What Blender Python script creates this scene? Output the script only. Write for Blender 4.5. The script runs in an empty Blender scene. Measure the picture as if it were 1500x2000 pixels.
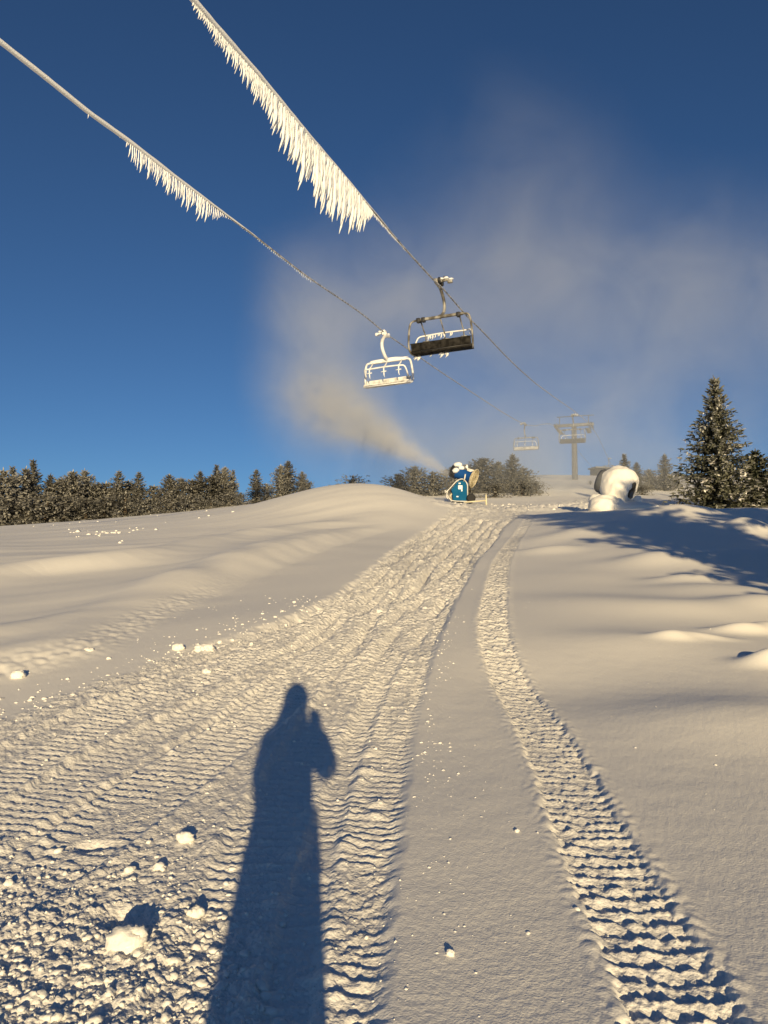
import bpy, bmesh, math, random
import numpy as np
from mathutils import Vector, Matrix, Euler

# ----------------------------------------------------------------- camera, sky, sun, exposure
scene = bpy.context.scene
COL = scene.collection
R = math.radians
CAM = Vector((0.0, 0.0, 1.55))
PITCH = R(4.0)
FPX = 1505.0                                    # focal length in pixels of the 1500 x 2000 picture

cam_d = bpy.data.cameras.new('camera')
cam_d.sensor_fit = 'VERTICAL'
cam_d.sensor_height = 36.0
cam_d.sensor_width = 27.0
cam_d.lens = FPX / 2000.0 * 36.0
cam_d.clip_start = 0.02
cam_d.clip_end = 8000
cam = bpy.data.objects.new('camera', cam_d)
COL.objects.link(cam)
cam.location = CAM
cam.rotation_euler = (R(90) + PITCH, 0, 0)
scene.camera = cam

SUN_EL = R(10.3)
SUN_AZ = R(5.2)                                 # sun stands behind the camera, a little to the right
TO_SUN = Vector((math.sin(SUN_AZ) * math.cos(SUN_EL), -math.cos(SUN_AZ) * math.cos(SUN_EL), math.sin(SUN_EL)))

world = bpy.data.worlds.new('World')
scene.world = world
world.use_nodes = True
wt = world.node_tree
wt.nodes.clear()
w_out = wt.nodes.new('ShaderNodeOutputWorld')
w_bg = wt.nodes.new('ShaderNodeBackground')
sky = wt.nodes.new('ShaderNodeTexSky')
sky.sky_type = 'NISHITA'
sky.sun_disc = False
sky.sun_elevation = SUN_EL
sky.sun_rotation = R(180) - SUN_AZ
sky.altitude = 2500
sky.air_density = 1.0
sky.dust_density = 0.1
sky.ozone_density = 4.6
w_bg.inputs['Strength'].default_value = 0.05
wt.links.new(sky.outputs[0], w_bg.inputs[0])
wt.links.new(w_bg.outputs[0], w_out.inputs[0])

sun_d = bpy.data.lights.new('sun', 'SUN')
sun_d.energy = 3.7
sun_d.angle = R(0.5)
sun_d.color = (1.0, 0.785, 0.45)
sun = bpy.data.objects.new('sun', sun_d)
COL.objects.link(sun)
sun.rotation_euler = TO_SUN.to_track_quat('Z', 'Y').to_euler()
sun.location = (8, -60, 30)

scene.view_settings.view_transform = 'Standard'
scene.view_settings.look = 'None'
scene.view_settings.exposure = 0.57
scene.view_settings.gamma = 1.0
scene.view_settings.use_curve_mapping = False
cy = scene.cycles
cy.max_bounces = 5
cy.diffuse_bounces = 3
cy.glossy_bounces = 2
cy.volume_bounces = 1
cy.volume_max_steps = 256
cy.use_denoising = True

rng = np.random.default_rng(7)
rnd = random.Random(11)


# ----------------------------------------------------------------- helpers
def at(px, py, d):
    """the world point at depth d that the photograph shows at pixel (px, py)"""
    xn = (px - 750.0) / FPX
    un = (1000.0 - py) / FPX
    c, s = math.cos(PITCH), math.sin(PITCH)
    return Vector((d * xn, d * (c - un * s), CAM.z + d * (s + un * c)))


def tag(o, label=None, cat=None, group=None, kind=None):
    if label: o['label'] = label
    if cat: o['category'] = cat
    if group: o['group'] = group
    if kind: o['kind'] = kind
    return o


def empty(name, loc=(0, 0, 0), rz=0.0):
    o = bpy.data.objects.new(name, None)
    o.empty_display_size = 0.3
    COL.objects.link(o)
    o.location = loc
    o.rotation_euler = (0, 0, rz)
    return o


def copy_tree(o, parent=None):
    c = o.copy()
    COL.objects.link(c)
    c.parent = parent
    for ch in list(o.children):
        copy_tree(ch, c)
    return c


PERM = np.random.default_rng(3).permutation(256)
PERM = np.concatenate([PERM, PERM, PERM])
GA = np.random.default_rng(4).uniform(0, 2 * np.pi, 256)
GX, GY = np.cos(GA), np.sin(GA)


def pn(x, y):
    """2-D gradient noise, about -0.7 .. 0.7"""
    x = np.asarray(x, dtype=np.float64); y = np.asarray(y, dtype=np.float64)
    xi = np.floor(x); yi = np.floor(y)
    xf = x - xi; yf = y - yi
    xi = xi.astype(np.int64) & 255; yi = yi.astype(np.int64) & 255
    u = xf * xf * xf * (xf * (xf * 6 - 15) + 10)
    v = yf * yf * yf * (yf * (yf * 6 - 15) + 10)

    def g(ix, iy, dx, dy):
        h = PERM[PERM[ix] + iy]
        return GX[h] * dx + GY[h] * dy
    n00 = g(xi, yi, xf, yf); n10 = g(xi + 1, yi, xf - 1, yf)
    n01 = g(xi, yi + 1, xf, yf - 1); n11 = g(xi + 1, yi + 1, xf - 1, yf - 1)
    a = n00 + u * (n10 - n00)
    return a + v * (n01 + u * (n11 - n01) - a)


def fbm(x, y, octv=3, gain=0.5):
    a, s, f = 1.0, 0.0, 1.0
    for k in range(octv):
        s = s + a * pn(x * f + 17.3 * k, y * f - 9.1 * k)
        a *= gain; f *= 2.03
    return s


def sstep(a, b, x):
    t = np.clip((x - a) / (b - a), 0, 1)
    return t * t * (3 - 2 * t)


class MB:
    """collects shapes and links them as ONE mesh object"""
    def __init__(self):
        self.v = []; self.f = []; self.m = []

    def add(self, verts, faces, mi=0):
        o = len(self.v)
        self.v.extend([tuple(p) for p in verts])
        self.f.extend([tuple(i + o for i in f) for f in faces])
        self.m.extend([mi] * len(faces))

    def tube(self, pts, r, n=8, mi=0, caps=True):
        pts = [Vector(p) for p in pts]
        rs = r if isinstance(r, (list, tuple)) else [r] * len(pts)
        rings = []
        up = None
        for i, p in enumerate(pts):
            t = (pts[min(i + 1, len(pts) - 1)] - pts[max(i - 1, 0)]).normalized()
            if up is None:
                up = Vector((0, 0, 1)) if abs(t.z) < 0.9 else Vector((1, 0, 0))
            a = t.cross(up)
            if a.length < 1e-6: a = t.orthogonal()
            a.normalize()
            b = a.cross(t).normalized()
            up = b
            rings.append([p + (a * math.cos(2 * math.pi * k / n) + b * math.sin(2 * math.pi * k / n)) * rs[i] for k in range(n)])
        verts = [q for rg in rings for q in rg]
        faces = []
        for i in range(len(pts) - 1):
            for k in range(n):
                k2 = (k + 1) % n
                faces.append((i * n + k, i * n + k2, (i + 1) * n + k2, (i + 1) * n + k))
        if caps:
            faces.append(tuple(range(n - 1, -1, -1)))
            faces.append(tuple((len(pts) - 1) * n + k for k in range(n)))
        self.add(verts, faces, mi)
        return self

    def box(self, c, s, rot=None, mi=0, bev=0.0):
        bm = bmesh.new()
        bmesh.ops.create_cube(bm, size=1.0)
        bmesh.ops.scale(bm, vec=s, verts=bm.verts)
        if bev > 0:
            bmesh.ops.bevel(bm, geom=bm.edges[:], offset=bev, segments=2, affect='EDGES', profile=0.6)
        M = Matrix.Translation(Vector(c)) @ (rot.to_4x4() if rot else Matrix.Identity(4))
        bm.verts.ensure_lookup_table()
        self.add([M @ v.co for v in bm.verts], [[v.index for v in f.verts] for f in bm.faces], mi)
        bm.free()
        return self

    def blob(self, c, s, seed=0, amp=0.18, freq=1.6, sub=2, mi=0, rot=None):
        """a lumpy snow body"""
        bm = bmesh.new()
        bmesh.ops.create_icosphere(bm, subdivisions=sub, radius=1.0)
        V = np.array([v.co[:] for v in bm.verts])
        k = freq
        d = 1 + amp * (fbm(V[:, 0] * k + seed * 3.1, V[:, 1] * k + V[:, 2] * 1.7 * k + seed, 3) * 1.4)
        V = V * d[:, None] * np.array(s)[None, :]
        if rot: V = V @ np.array(rot).T
        V = V + np.array(c)[None, :]
        self.add(V.tolist(), [[v.index for v in f.verts] for f in bm.faces], mi)
        bm.free()
        return self

    def lathe(self, prof, n=16, M=None, mi=0, cap=True):
        """profile of (radius, z) turned about the local Z axis"""
        M = M or Matrix.Identity(4)
        verts = []; faces = []
        for (r, z) in prof:
            for k in range(n):
                a = 2 * math.pi * k / n
                verts.append(M @ Vector((r * math.cos(a), r * math.sin(a), z)))
        for i in range(len(prof) - 1):
            for k in range(n):
                k2 = (k + 1) % n
                faces.append((i * n + k, i * n + k2, (i + 1) * n + k2, (i + 1) * n + k))
        if cap:
            faces.append(tuple(range(n - 1, -1, -1)))
            faces.append(tuple((len(prof) - 1) * n + k for k in range(n)))
        self.add(verts, faces, mi)
        return self

    def build(self, name, mat, parent=None, smooth=True):
        me = bpy.data.meshes.new(name)
        me.from_pydata(self.v, [], self.f)
        for m in (mat if isinstance(mat, (list, tuple)) else [mat]):
            me.materials.append(m)
        if any(self.m):
            me.polygons.foreach_set('material_index', self.m)
        me.polygons.foreach_set('use_smooth', [smooth] * len(me.polygons))
        me.update()
        o = bpy.data.objects.new(name, me)
        COL.objects.link(o)
        if parent: o.parent = parent
        return o


def smooth_line(pts, n=6):
    """Catmull-Rom through the points"""
    P = [Vector(p) for p in pts]
    out = []
    for i in range(len(P) - 1):
        p0 = P[max(i - 1, 0)]; p1 = P[i]; p2 = P[i + 1]; p3 = P[min(i + 2, len(P) - 1)]
        for k in range(n):
            t = k / n
            out.append(0.5 * ((2 * p1) + (p2 - p0) * t + (2 * p0 - 5 * p1 + 4 * p2 - p3) * t * t + (3 * p1 - p0 - 3 * p2 + p3) * t ** 3))
    out.append(P[-1])
    return out


# ----------------------------------------------------------------- materials
def principled(name, col, rough=0.6, metal=0.0, spec=0.3):
    m = bpy.data.materials.new(name)
    m.use_nodes = True
    b = m.node_tree.nodes['Principled BSDF']
    b.inputs['Base Color'].default_value = (*col, 1)
    b.inputs['Roughness'].default_value = rough
    b.inputs['Metallic'].default_value = metal
    b.inputs['Specular IOR Level'].default_value = spec
    return m, m.node_tree, b


def add_noise_mix(nt, b, c1, c2, scale, lo=0.4, hi=0.6, detail=4, coord='Object'):
    n = nt.nodes.new('ShaderNodeTexNoise'); n.inputs['Scale'].default_value = scale; n.inputs['Detail'].default_value = detail
    tc = nt.nodes.new('ShaderNodeTexCoord')
    nt.links.new(tc.outputs[coord], n.inputs['Vector'])
    r = nt.nodes.new('ShaderNodeValToRGB')
    r.color_ramp.elements[0].position = lo; r.color_ramp.elements[0].color = (*c1, 1)
    r.color_ramp.elements[1].position = hi; r.color_ramp.elements[1].color = (*c2, 1)
    nt.links.new(n.outputs['Fac'], r.inputs['Fac'])
    nt.links.new(r.outputs['Color'], b.inputs['Base Color'])
    return n, r


def add_bump(nt, b, scale, dist, strength=1.0, detail=3, coord='Object'):
    tc = nt.nodes.new('ShaderNodeTexCoord')
    n = nt.nodes.new('ShaderNodeTexNoise'); n.inputs['Scale'].default_value = scale; n.inputs['Detail'].default_value = detail
    nt.links.new(tc.outputs[coord], n.inputs['Vector'])
    bp = nt.nodes.new('ShaderNodeBump'); bp.inputs['Distance'].default_value = dist; bp.inputs['Strength'].default_value = strength
    nt.links.new(n.outputs['Fac'], bp.inputs['Height'])
    nt.links.new(bp.outputs['Normal'], b.inputs['Normal'])
    return bp


SNOWC = (0.88, 0.845, 0.785)
M_SNOW, nt, b = principled('snow', SNOWC, 0.6, 0, 0.25)
add_bump(nt, b, 100.0, 0.006, 0.5, 3)
M_CHURN, nt, b = principled('churned_snow', SNOWC, 0.6, 0, 0.2)
add_bump(nt, b, 52.0, 0.016, 0.75, 5)
M_CLOD, nt, b = principled('clod_snow', (0.88, 0.85, 0.79), 0.65, 0, 0.2)
add_bump(nt, b, 60.0, 0.008, 0.6, 3)
M_RIME, nt, b = principled('rime_ice', (0.84, 0.85, 0.86), 0.5, 0, 0.3)
add_bump(nt, b, 30.0, 0.02, 0.6, 3)
M_ROPE, nt, b = principled('frosted_rope', (0.5, 0.5, 0.5), 0.6, 0, 0.3)
add_noise_mix(nt, b, (0.10, 0.10, 0.10), (0.55, 0.55, 0.56), 6.0, 0.35, 0.6)
M_CHAIRMETAL, nt, b = principled('frosted_chair_metal', (0.3, 0.3, 0.3), 0.5, 0.1, 0.4)
add_noise_mix(nt, b, (0.09, 0.08, 0.065), (0.36, 0.35, 0.32), 2.6, 0.42, 0.62)
M_CHAIRRIME, nt, b = principled('rime_covered_metal', (0.8, 0.8, 0.8), 0.55, 0, 0.3)
add_noise_mix(nt, b, (0.55, 0.54, 0.52), (0.84, 0.84, 0.84), 2.0, 0.30, 0.5)
add_bump(nt, b, 14.0, 0.03, 0.6, 3)
M_SEATDARK, nt, b = principled('dark_seat', (0.03, 0.028, 0.026), 0.8, 0, 0.08)
add_noise_mix(nt, b, (0.012, 0.011, 0.010), (0.04, 0.037, 0.034), 5.0, 0.4, 0.7)
M_SEATRIME, nt, b = principled('rime_seat', (0.6, 0.6, 0.6), 0.6)
add_noise_mix(nt, b, (0.42, 0.41, 0.39), (0.78, 0.77, 0.74), 3.0, 0.35, 0.6)
M_GREY, nt, b = principled('galvanised_steel', (0.30, 0.31, 0.32), 0.5, 0.3, 0.4)
add_noise_mix(nt, b, (0.11, 0.12, 0.13), (0.20, 0.20, 0.21), 2.5, 0.3, 0.7)
M_DARK, nt, b = principled('dark_metal', (0.035, 0.035, 0.038), 0.5, 0.2, 0.4)
M_RUBBER, nt, b = principled('black_rubber', (0.02, 0.02, 0.022), 0.75)
M_BLUE, nt, b = principled('blue_paint', (0.01, 0.10, 0.36), 0.65, 0, 0.1)
add_noise_mix(nt, b, (0.006, 0.05, 0.21), (0.012, 0.08, 0.27), 3.0, 0.3, 0.8)
M_TEAL, nt, b = principled('light_blue_paint', (0.02, 0.22, 0.42), 0.75, 0, 0.05)
add_noise_mix(nt, b, (0.006, 0.085, 0.20), (0.012, 0.115, 0.24), 2.5, 0.3, 0.75)
M_CREAM, nt, b = principled('frosted_tube', (0.68, 0.66, 0.6), 0.5)
add_noise_mix(nt, b, (0.5, 0.47, 0.40), (0.76, 0.75, 0.72), 7.0, 0.3, 0.6)
M_MESHTAN, nt, b = principled('frosted_guard', (0.42, 0.36, 0.22), 0.6)
add_noise_mix(nt, b, (0.30, 0.24, 0.12), (0.62, 0.56, 0.42), 9.0, 0.35, 0.65)
M_STICK, nt, b = principled('white_sticker', (0.78, 0.79, 0.78), 0.5)
M_YELLOW, nt, b = principled('yellow_post', (0.66, 0.60, 0.42), 0.55)
M_CLOTH, nt, b = principled('dark_cloth', (0.03, 0.04, 0.07), 0.9)
add_noise_mix(nt, b, (0.02, 0.03, 0.06), (0.04, 0.05, 0.09), 8.0)
M_SKIN, nt, b = principled('skin', (0.5, 0.3, 0.22), 0.5)
M_HAIR, nt, b = principled('hair', (0.05, 0.03, 0.02), 0.6)


def foliage_mat(name, dark, frost, lo, hi, scale, upfrost=0.0):
    """needles of two greens mixed, with rime where noise says, more of it on faces that look up"""
    m, nt, b = principled(name, dark, 0.75, 0, 0.15)
    n, r = add_noise_mix(nt, b, dark, frost, scale, lo, hi, 3)
    oi = nt.nodes.new('ShaderNodeObjectInfo')                     # some trees carry more rime than others
    ma = nt.nodes.new('ShaderNodeMath'); ma.operation = 'MULTIPLY_ADD'; ma.inputs[1].default_value = 0.22; ma.inputs[2].default_value = -0.08
    nt.links.new(oi.outputs['Random'], ma.inputs[0])
    ad = nt.nodes.new('ShaderNodeMath'); ad.operation = 'ADD'
    nt.links.new(n.outputs['Fac'], ad.inputs[0]); nt.links.new(ma.outputs[0], ad.inputs[1])
    nt.links.new(ad.outputs[0], r.inputs['Fac'])
    return m


M_NEEDLE = foliage_mat('spruce_needles', (0.022, 0.028, 0.016), (0.15, 0.15, 0.11), 0.38, 0.68, 3.2)
M_NEEDLE_TIP = foliage_mat('frosted_needles', (0.12, 0.125, 0.105), (0.56, 0.555, 0.52), 0.36, 0.62, 2.5)
M_FROSTNEEDLE = foliage_mat('rimed_needles', (0.092, 0.089, 0.079), (0.29, 0.282, 0.258), 0.34, 0.68, 1.5)
M_FROSTNEEDLE2 = foliage_mat('heavily_rimed_needles', (0.13, 0.127, 0.115), (0.40, 0.388, 0.36), 0.34, 0.68, 1.8)
M_BARK, nt, b = principled('bark', (0.07, 0.05, 0.035), 0.9)
add_noise_mix(nt, b, (0.045, 0.032, 0.022), (0.11, 0.085, 0.06), 9.0)

# ----------------------------------------------------------------- terrain
KY = np.array([-300, -80, -20, 0, 2.5, 5, 9, 18, 28, 38, 48, 60, 80, 100, 130, 150, 190, 400, 1000, 4000.0])
KZ = np.array([-25, -8, -0.9, 0, 0.03, 0.17, 0.62, 1.60, 2.66, 3.95, 5.45, 6.95, 9.7, 12.5, 16.6, 19.0, 20.5, 5, -90, -700.0])


def pchip_slopes(x, y):
    h = np.diff(x); d = np.diff(y) / h
    m = np.zeros_like(y)
    for i in range(1, len(x) - 1):
        if d[i - 1] * d[i] > 0:
            w1 = 2 * h[i] + h[i - 1]; w2 = h[i] + 2 * h[i - 1]
            m[i] = (w1 + w2) / (w1 / d[i - 1] + w2 / d[i])
    m[0] = d[0]; m[-1] = d[-1]
    return m


KM = pchip_slopes(KY, KZ)


def base(y):
    i = np.clip(np.searchsorted(KY, y) - 1, 0, len(KY) - 2)
    h = KY[i + 1] - KY[i]
    t = np.clip((y - KY[i]) / h, 0, 1)
    return ((2 * t ** 3 - 3 * t ** 2 + 1) * KZ[i] + (t ** 3 - 2 * t ** 2 + t) * h * KM[i]
            + (-2 * t ** 3 + 3 * t ** 2) * KZ[i + 1] + (t ** 3 - t ** 2) * h * KM[i + 1])


def big(x, y):
    """hillside without drifts and tracks"""
    x = np.asarray(x, float); y = np.asarray(y, float)
    z = base(y)
    z = z - 0.11 * np.maximum(0, -x - 5) * sstep(22, 62, y)
    # the smooth mound on the left of the snow gun
    sx = np.where(x < -1.4, 5.4, 4.6)
    z = z + 1.6 * np.exp(-((x + 1.4) / sx) ** 2 - ((y - 40) / 7.0) ** 2)
    # right-hand rise whose crest hides the foot of the trees
    z = z + 0.95 * sstep(3.2, 9.5, x) * np.exp(-((y - 27.5) / 8.0) ** 2)
    # behind the tree line the hill falls away on the left
    z = z - 16 * sstep(70, 150, y) * sstep(4, -10, x - 0.125 * y)
    return z


def to_ground(px, py, f=big, tmin=1.2, tmax=140.0):
    """where the ray of a pixel meets the hillside"""
    t = np.exp(np.linspace(math.log(tmin), math.log(tmax), 6000))
    o = at(px, py, 1.0) - CAM
    x = o.x * t; y = o.y * t; z = CAM.z + o.z * t
    below = np.nonzero(z < f(x, y))[0]
    i = below[0] if len(below) else len(t) - 1
    return (float(x[i]), float(y[i]))


def wline(pix, n=8):
    w = [to_ground(*p) for p in pix]
    pts = smooth_line([(a, b_, 0) for a, b_ in w], n)
    return np.array([(p.x, p.y) for p in pts])


def st(line, x, y, reach):
    """arc length and signed sideways distance (right positive) to a polyline, inf out of reach"""
    S = np.zeros_like(x); T = np.full_like(x, np.inf)
    acc = 0.0
    for i in range(len(line) - 1):
        a = line[i]; bb = line[i + 1]
        d = bb - a; L = float(np.hypot(*d))
        if L < 1e-9: continue
        d = d / L
        idx = np.nonzero((x > min(a[0], bb[0]) - reach) & (x < max(a[0], bb[0]) + reach)
                         & (y > min(a[1], bb[1]) - reach) & (y < max(a[1], bb[1]) + reach))[0]
        if len(idx):
            rx = x[idx] - a[0]; ry = y[idx] - a[1]
            s = np.clip(rx * d[0] + ry * d[1], 0, L)
            ex = rx - s * d[0]; ey = ry - s * d[1]
            dist = np.hypot(ex, ey)
            side = np.sign(rx * d[1] - ry * d[0])
            side[side == 0] = 1
            k = dist < np.abs(T[idx])
            T[idx[k]] = (dist * side)[k]
            S[idx[k]] = acc + s[k]
        acc += L
    return S, T


# snowmobile and groomer tracks, from near to far
TR_RIGHT = wline([(1560, 2450), (1420, 2200), (1332, 1990), (1268, 1850), (1188, 1700), (1140, 1600), (1097, 1500), (1045, 1400), (987, 1300),
                  (967, 1250), (963, 1200), (970, 1150), (980, 1100), (1003, 1060), (1028, 1022), (1042, 1006)])
TRACKS = [  # polyline, width, tread pitch, tread height
    (wline([(610, 2400), (645, 1990), (690, 1700), (730, 1500), (755, 1400), (790, 1300), (838, 1200), (900, 1110), (955, 1040), (985, 1012)]), 0.56, 0.090, 0.020),
    (wline([(-420, 1960), (-100, 1790), (100, 1665), (250, 1565), (400, 1460), (500, 1390), (600, 1310), (680, 1240), (760, 1160), (840, 1080), (925, 1015)]), 0.62, 0.094, 0.022),
    (wline([(-420, 1720), (-100, 1560), (100, 1445), (250, 1370), (400, 1310), (520, 1260), (640, 1200), (735, 1130), (805, 1065), (880, 1015)]), 0.60, 0.090, 0.019),
    (wline([(340, 2500), (430, 2000), (500, 1780), (570, 1580), (640, 1440), (700, 1330), (770, 1230), (845, 1140), (915, 1060), (955, 1015)]), 0.6, 0.092, 0.019),
    (wline([(-420, 1840), (-100, 1680), (60, 1580), (220, 1480), (380, 1395), (540, 1310), (650, 1235), (750, 1140), (830, 1060), (900, 1012)]), 0.5, 0.088, 0.017),
]
ROAD_L = wline([(-700, 1640), (-300, 1500), (0, 1395), (180, 1330), (340, 1275), (480, 1235), (620, 1180), (720, 1112), (800, 1050), (862, 1008), (880, 990)])
ROAD_R = wline([(720, 2500), (765, 2000), (785, 1700), (806, 1500), (838, 1330), (880, 1205), (940, 1090), (985, 1035), (1010, 1012), (1040, 990)])
BERM1 = wline([(-500, 1420), (-200, 1360), (0, 1318), (170, 1278), (260, 1235), (400, 1168), (560, 1100), (700, 1052), (790, 1025), (870, 1000)])
BERM2 = wline([(-400, 1190), (0, 1128), (250, 1105), (450, 1062), (600, 1035), (740, 1012), (860, 986)])
BERM3 = wline([(-300, 1300), (0, 1243), (150, 1212), (330, 1150), (480, 1098), (640, 1050), (800, 1012)])
CREST_ROAD = wline([(900, 992), (980, 996), (1060, 996), (1130, 990), (1180, 975)])

_rl_y, _rl_x = ROAD_L[:, 1], ROAD_L[:, 0]
_rr_y, _rr_x = ROAD_R[:, 1], ROAD_R[:, 0]

# single drifts on the right: pixel, height, half width, half depth
DRIFTS = [(1075, 1078, 0.16, 0.9, 0.7), (1130, 1040, 0.12, 1.6, 1.2), (1290, 1098, 0.17, 0.9, 0.7), (1345, 1132, 0.13, 0.7, 0.4), (1200, 1180, 0.10, 1.4, 1.0),
          (1345, 1190, 0.09, 0.9, 0.6), (1312, 1250, 0.075, 0.26, 0.13), (1360, 1246, 0.06, 0.40, 0.12), (1450, 1228, 0.11, 0.38, 0.16), (1500, 1222, 0.10, 0.4, 0.18), (1510, 1290, 0.16, 0.30, 0.17),
          (1180, 1310, -0.03, 1.5, 1.0), (1430, 1400, 0.10, 0.9, 0.7), (1060, 1330, -0.05, 0.7, 0.9), (1450, 1090, 0.16, 1.5, 1.0),
          (1385, 1150, 0.14, 0.9, 0.8), (1240, 1250, 0.07, 0.9, 0.6), (1480, 1035, 0.22, 0.5, 0.6), (1442, 1030, 0.2, 0.45, 0.5),
          (1330, 1000, 0.25, 1.2, 1.0), (1200, 1030, 0.12, 1.8, 1.0), (1490, 1180, 0.18, 0.7, 0.6)]
DRIFT_W = [(*to_ground(px, py), a, w, d) for px, py, a, w, d in DRIFTS]
# lumps and boot-sized dents pressed into the packed tracks
DENTS = [(722, 1462, 0.022, 0.085, 0.06), (712, 1500, 0.022, 0.09, 0.06), (742, 1560, 0.020, 0.07, 0.05), (735, 1585, 0.02, 0.08, 0.06),
         (612, 1690, 0.022, 0.08, 0.06), (622, 1895, 0.022, 0.08, 0.05), (180, 1642, -0.035, 0.09, 0.05), (250, 1785, -0.05, 0.10, 0.09)]
DENT_W = [(*to_ground(px, py), a, w, d) for px, py, a, w, d in DENTS]


TRACKED = [None]                                  # how much each point of the last call was churned by vehicles


def snow_height(x, y, fine=True):
    x = np.asarray(x, float).ravel(); y = np.asarray(y, float).ravel()
    z = big(x, y)
    rr = np.hypot(x, y)
    xl = np.interp(y, _rl_y, _rl_x, left=-60.0)
    xr = np.interp(y, _rr_y, _rr_x)
    near = sstep(90, 50, rr) * sstep(-14, -4, y)
    edge = 0.06 * pn(x * 2.3, y * 2.3) + 0.03 * pn(x * 9, y * 9)
    road = sstep(-0.10, 0.22, x - xl + edge * 2.5) * sstep(0.02, -0.10, x - xr + edge * 0.7) * sstep(50, 46, y)
    # wind-smoothed drifts
    und = 0.10 * pn(x * 0.16 + 3, y * 0.12) + 0.05 * pn(x * 0.42, y * 0.33 + 5)
    und = und + sstep(2.0, 7.0, x) * (0.10 * pn(x * 0.30 + 9, y * 0.26 + 2) + 0.035 * pn(x * 0.9 + 4, y * 0.7))
    left = sstep(-0.3, -3.0, x - xl)
    und = und + left * (0.05 * pn((x * 0.35 - y * 0.45) * 1.1, (x + y) * 0.10) + 0.018 * pn((x * 0.5 - y * 0.8) * 1.6, (x + y) * 0.16))
    z = z + und * (1 - 0.75 * road) * near
    z = z + (0.5 * pn(x * 0.05, y * 0.05) + 0.2 * pn(x * 0.16, y * 0.16)) * sstep(52, 75, y) * sstep(300, 120, rr)
    for (cx, cy_, a, w, d) in DRIFT_W:
        z = z + a * np.exp(-((x - cx) / w) ** 2 - ((y - cy_) / d) ** 2)
    # bank along the left side of the track
    S, T = st(BERM1, x, y, 5.0)
    Tf = np.where(np.isfinite(T), -T, 0.0)            # positive on the left, uphill
    bank = np.where(np.isfinite(T), sstep(-0.25, 0.75, Tf + 0.10 * pn(S * 0.9, 1.5)) * np.exp(-np.maximum(Tf - 0.5, 0) / 2.2), 0)
    amp = (0.30 + 0.12 * pn(S * 0.3, 2.0)) * sstep(S.max() - 3, S.max() - 14, S) * (0.5 + 0.5 * sstep(5, 13, S))
    crumb = np.where(np.isfinite(T), np.exp(-((Tf - 0.15) / 0.25) ** 2), 0) * sstep(17, 9, y)
    z = z + bank * amp + crumb * (0.035 * np.abs(pn(x * 5, y * 3.2)) + 0.02 * pn(x * 11, y * 8))
    S, T = st(BERM2, x, y, 3.0)
    z = z + np.where(np.isfinite(T), 0.38 * np.exp(-((np.where(np.isfinite(T), T, 0)) / 0.85) ** 2), 0) * (0.7 + 0.5 * pn(S * 0.25, 7.0)) * sstep(S.max() - 3, S.max() - 14, S)
    S, T = st(BERM3, x, y, 2.0)
    z = z + np.where(np.isfinite(T), 0.14 * np.exp(-((np.where(np.isfinite(T), T, 0)) / 0.45) ** 2), 0) * (0.6 + 0.8 * pn(S * 0.4, 3.0)) * sstep(S.max() - 2, S.max() - 8, S)
    # the packed road
    z = z - (0.012 + 0.088 * sstep(7, 14, y)) * road
    S, T = st(CREST_ROAD, x, y, 3.0)
    churn = np.where(np.isfinite(T), np.exp(-(np.where(np.isfinite(T), T, 0) / 1.6) ** 2), 0)
    z = z + churn * (0.34 * np.abs(pn(x * 1.1, y * 0.6)) + 0.20 * np.abs(pn(x * 2.6, y * 1.4)) + 0.08 * pn(x * 6, y * 3))
    # furrows on the far piste
    z = z + 0.12 * sstep(56, 70, y) * sstep(150, 120, y) * pn((x - 0.28 * y) * 0.6, y * 0.02)
    if not fine:
        return z
    fin = sstep(48, 30, rr)
    rough = road * fin
    # lumpy broken snow, strongest low on the left
    chaos = sstep(0.1, -0.7, x) * sstep(3.9, 2.9, y + 0.3 * x + 0.5 * pn(x * 1.2, y * 1.2)) * road
    lump = np.abs(pn(x * 9.0, y * 9.0)) * 0.5 + np.abs(pn(x * 19 + 4, y * 19)) * 0.34 + np.abs(pn(x * 38, y * 38 + 8)) * 0.34
    z = z + rough * (lump - 0.2) * (0.040 + 0.030 * chaos) * (1 + 1.1 * sstep(4.5, 9, y))
    z = z + rough * 0.014 * fbm(x * 0.9, y * 0.5, 2)
    far = road * sstep(8, 16, y)
    z = z + far * (0.06 * np.abs(pn(x * 2.0, y * 1.0)) + 0.06 * np.abs(pn(x * 7.0, y * 4.0)) + 0.050 * np.abs(pn(x * 13, y * 8)) + 0.03 * pn(x * 24, y * 14)) * (1 + 0.9 * sstep(16, 30, y))
    tread = np.zeros_like(z); wgt = np.zeros_like(z)
    for k, (line, w, pitch, h) in enumerate(TRACKS):
        S, T = st(line, x, y, 0.9)
        ok = np.isfinite(T)
        i = np.nonzero(ok)[0]
        s = S[i]; t = T[i]
        wob = 0.10 * pn(s * 1.3, t * 2.0 + 7 * k) + 0.05 * pn(s * 5, t * 6 + 3) + 0.03 * pn(s * 16, t * 20)
        # the grousers of the left, middle and right third are set off against each other
        third = np.floor((t / w + 0.5) * 3)
        ph = (s + 0.5 * wob + 0.35 * (t / w) ** 2 * pitch + third * 0.11 * pitch) / pitch
        p_ = ph % 1.0                                     # long face towards the viewer, steep drop behind
        ridge = np.where(p_ < 0.80, (p_ / 0.80) ** 1.2, (1 - p_) / 0.20)
        m = sstep(w * 0.56, w * 0.44, np.abs(t + 0.03 * pn(s * 6, 3.0 + k)))
        keep = sstep(-0.28, 0.10, pn(s * 0.9 + 5 * k, t * 2.5) + 0.5 * pn(s * 3.5, t * 5 + k) + 0.14)
        m2 = m * keep * (1 - 0.75 * chaos[i])
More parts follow.
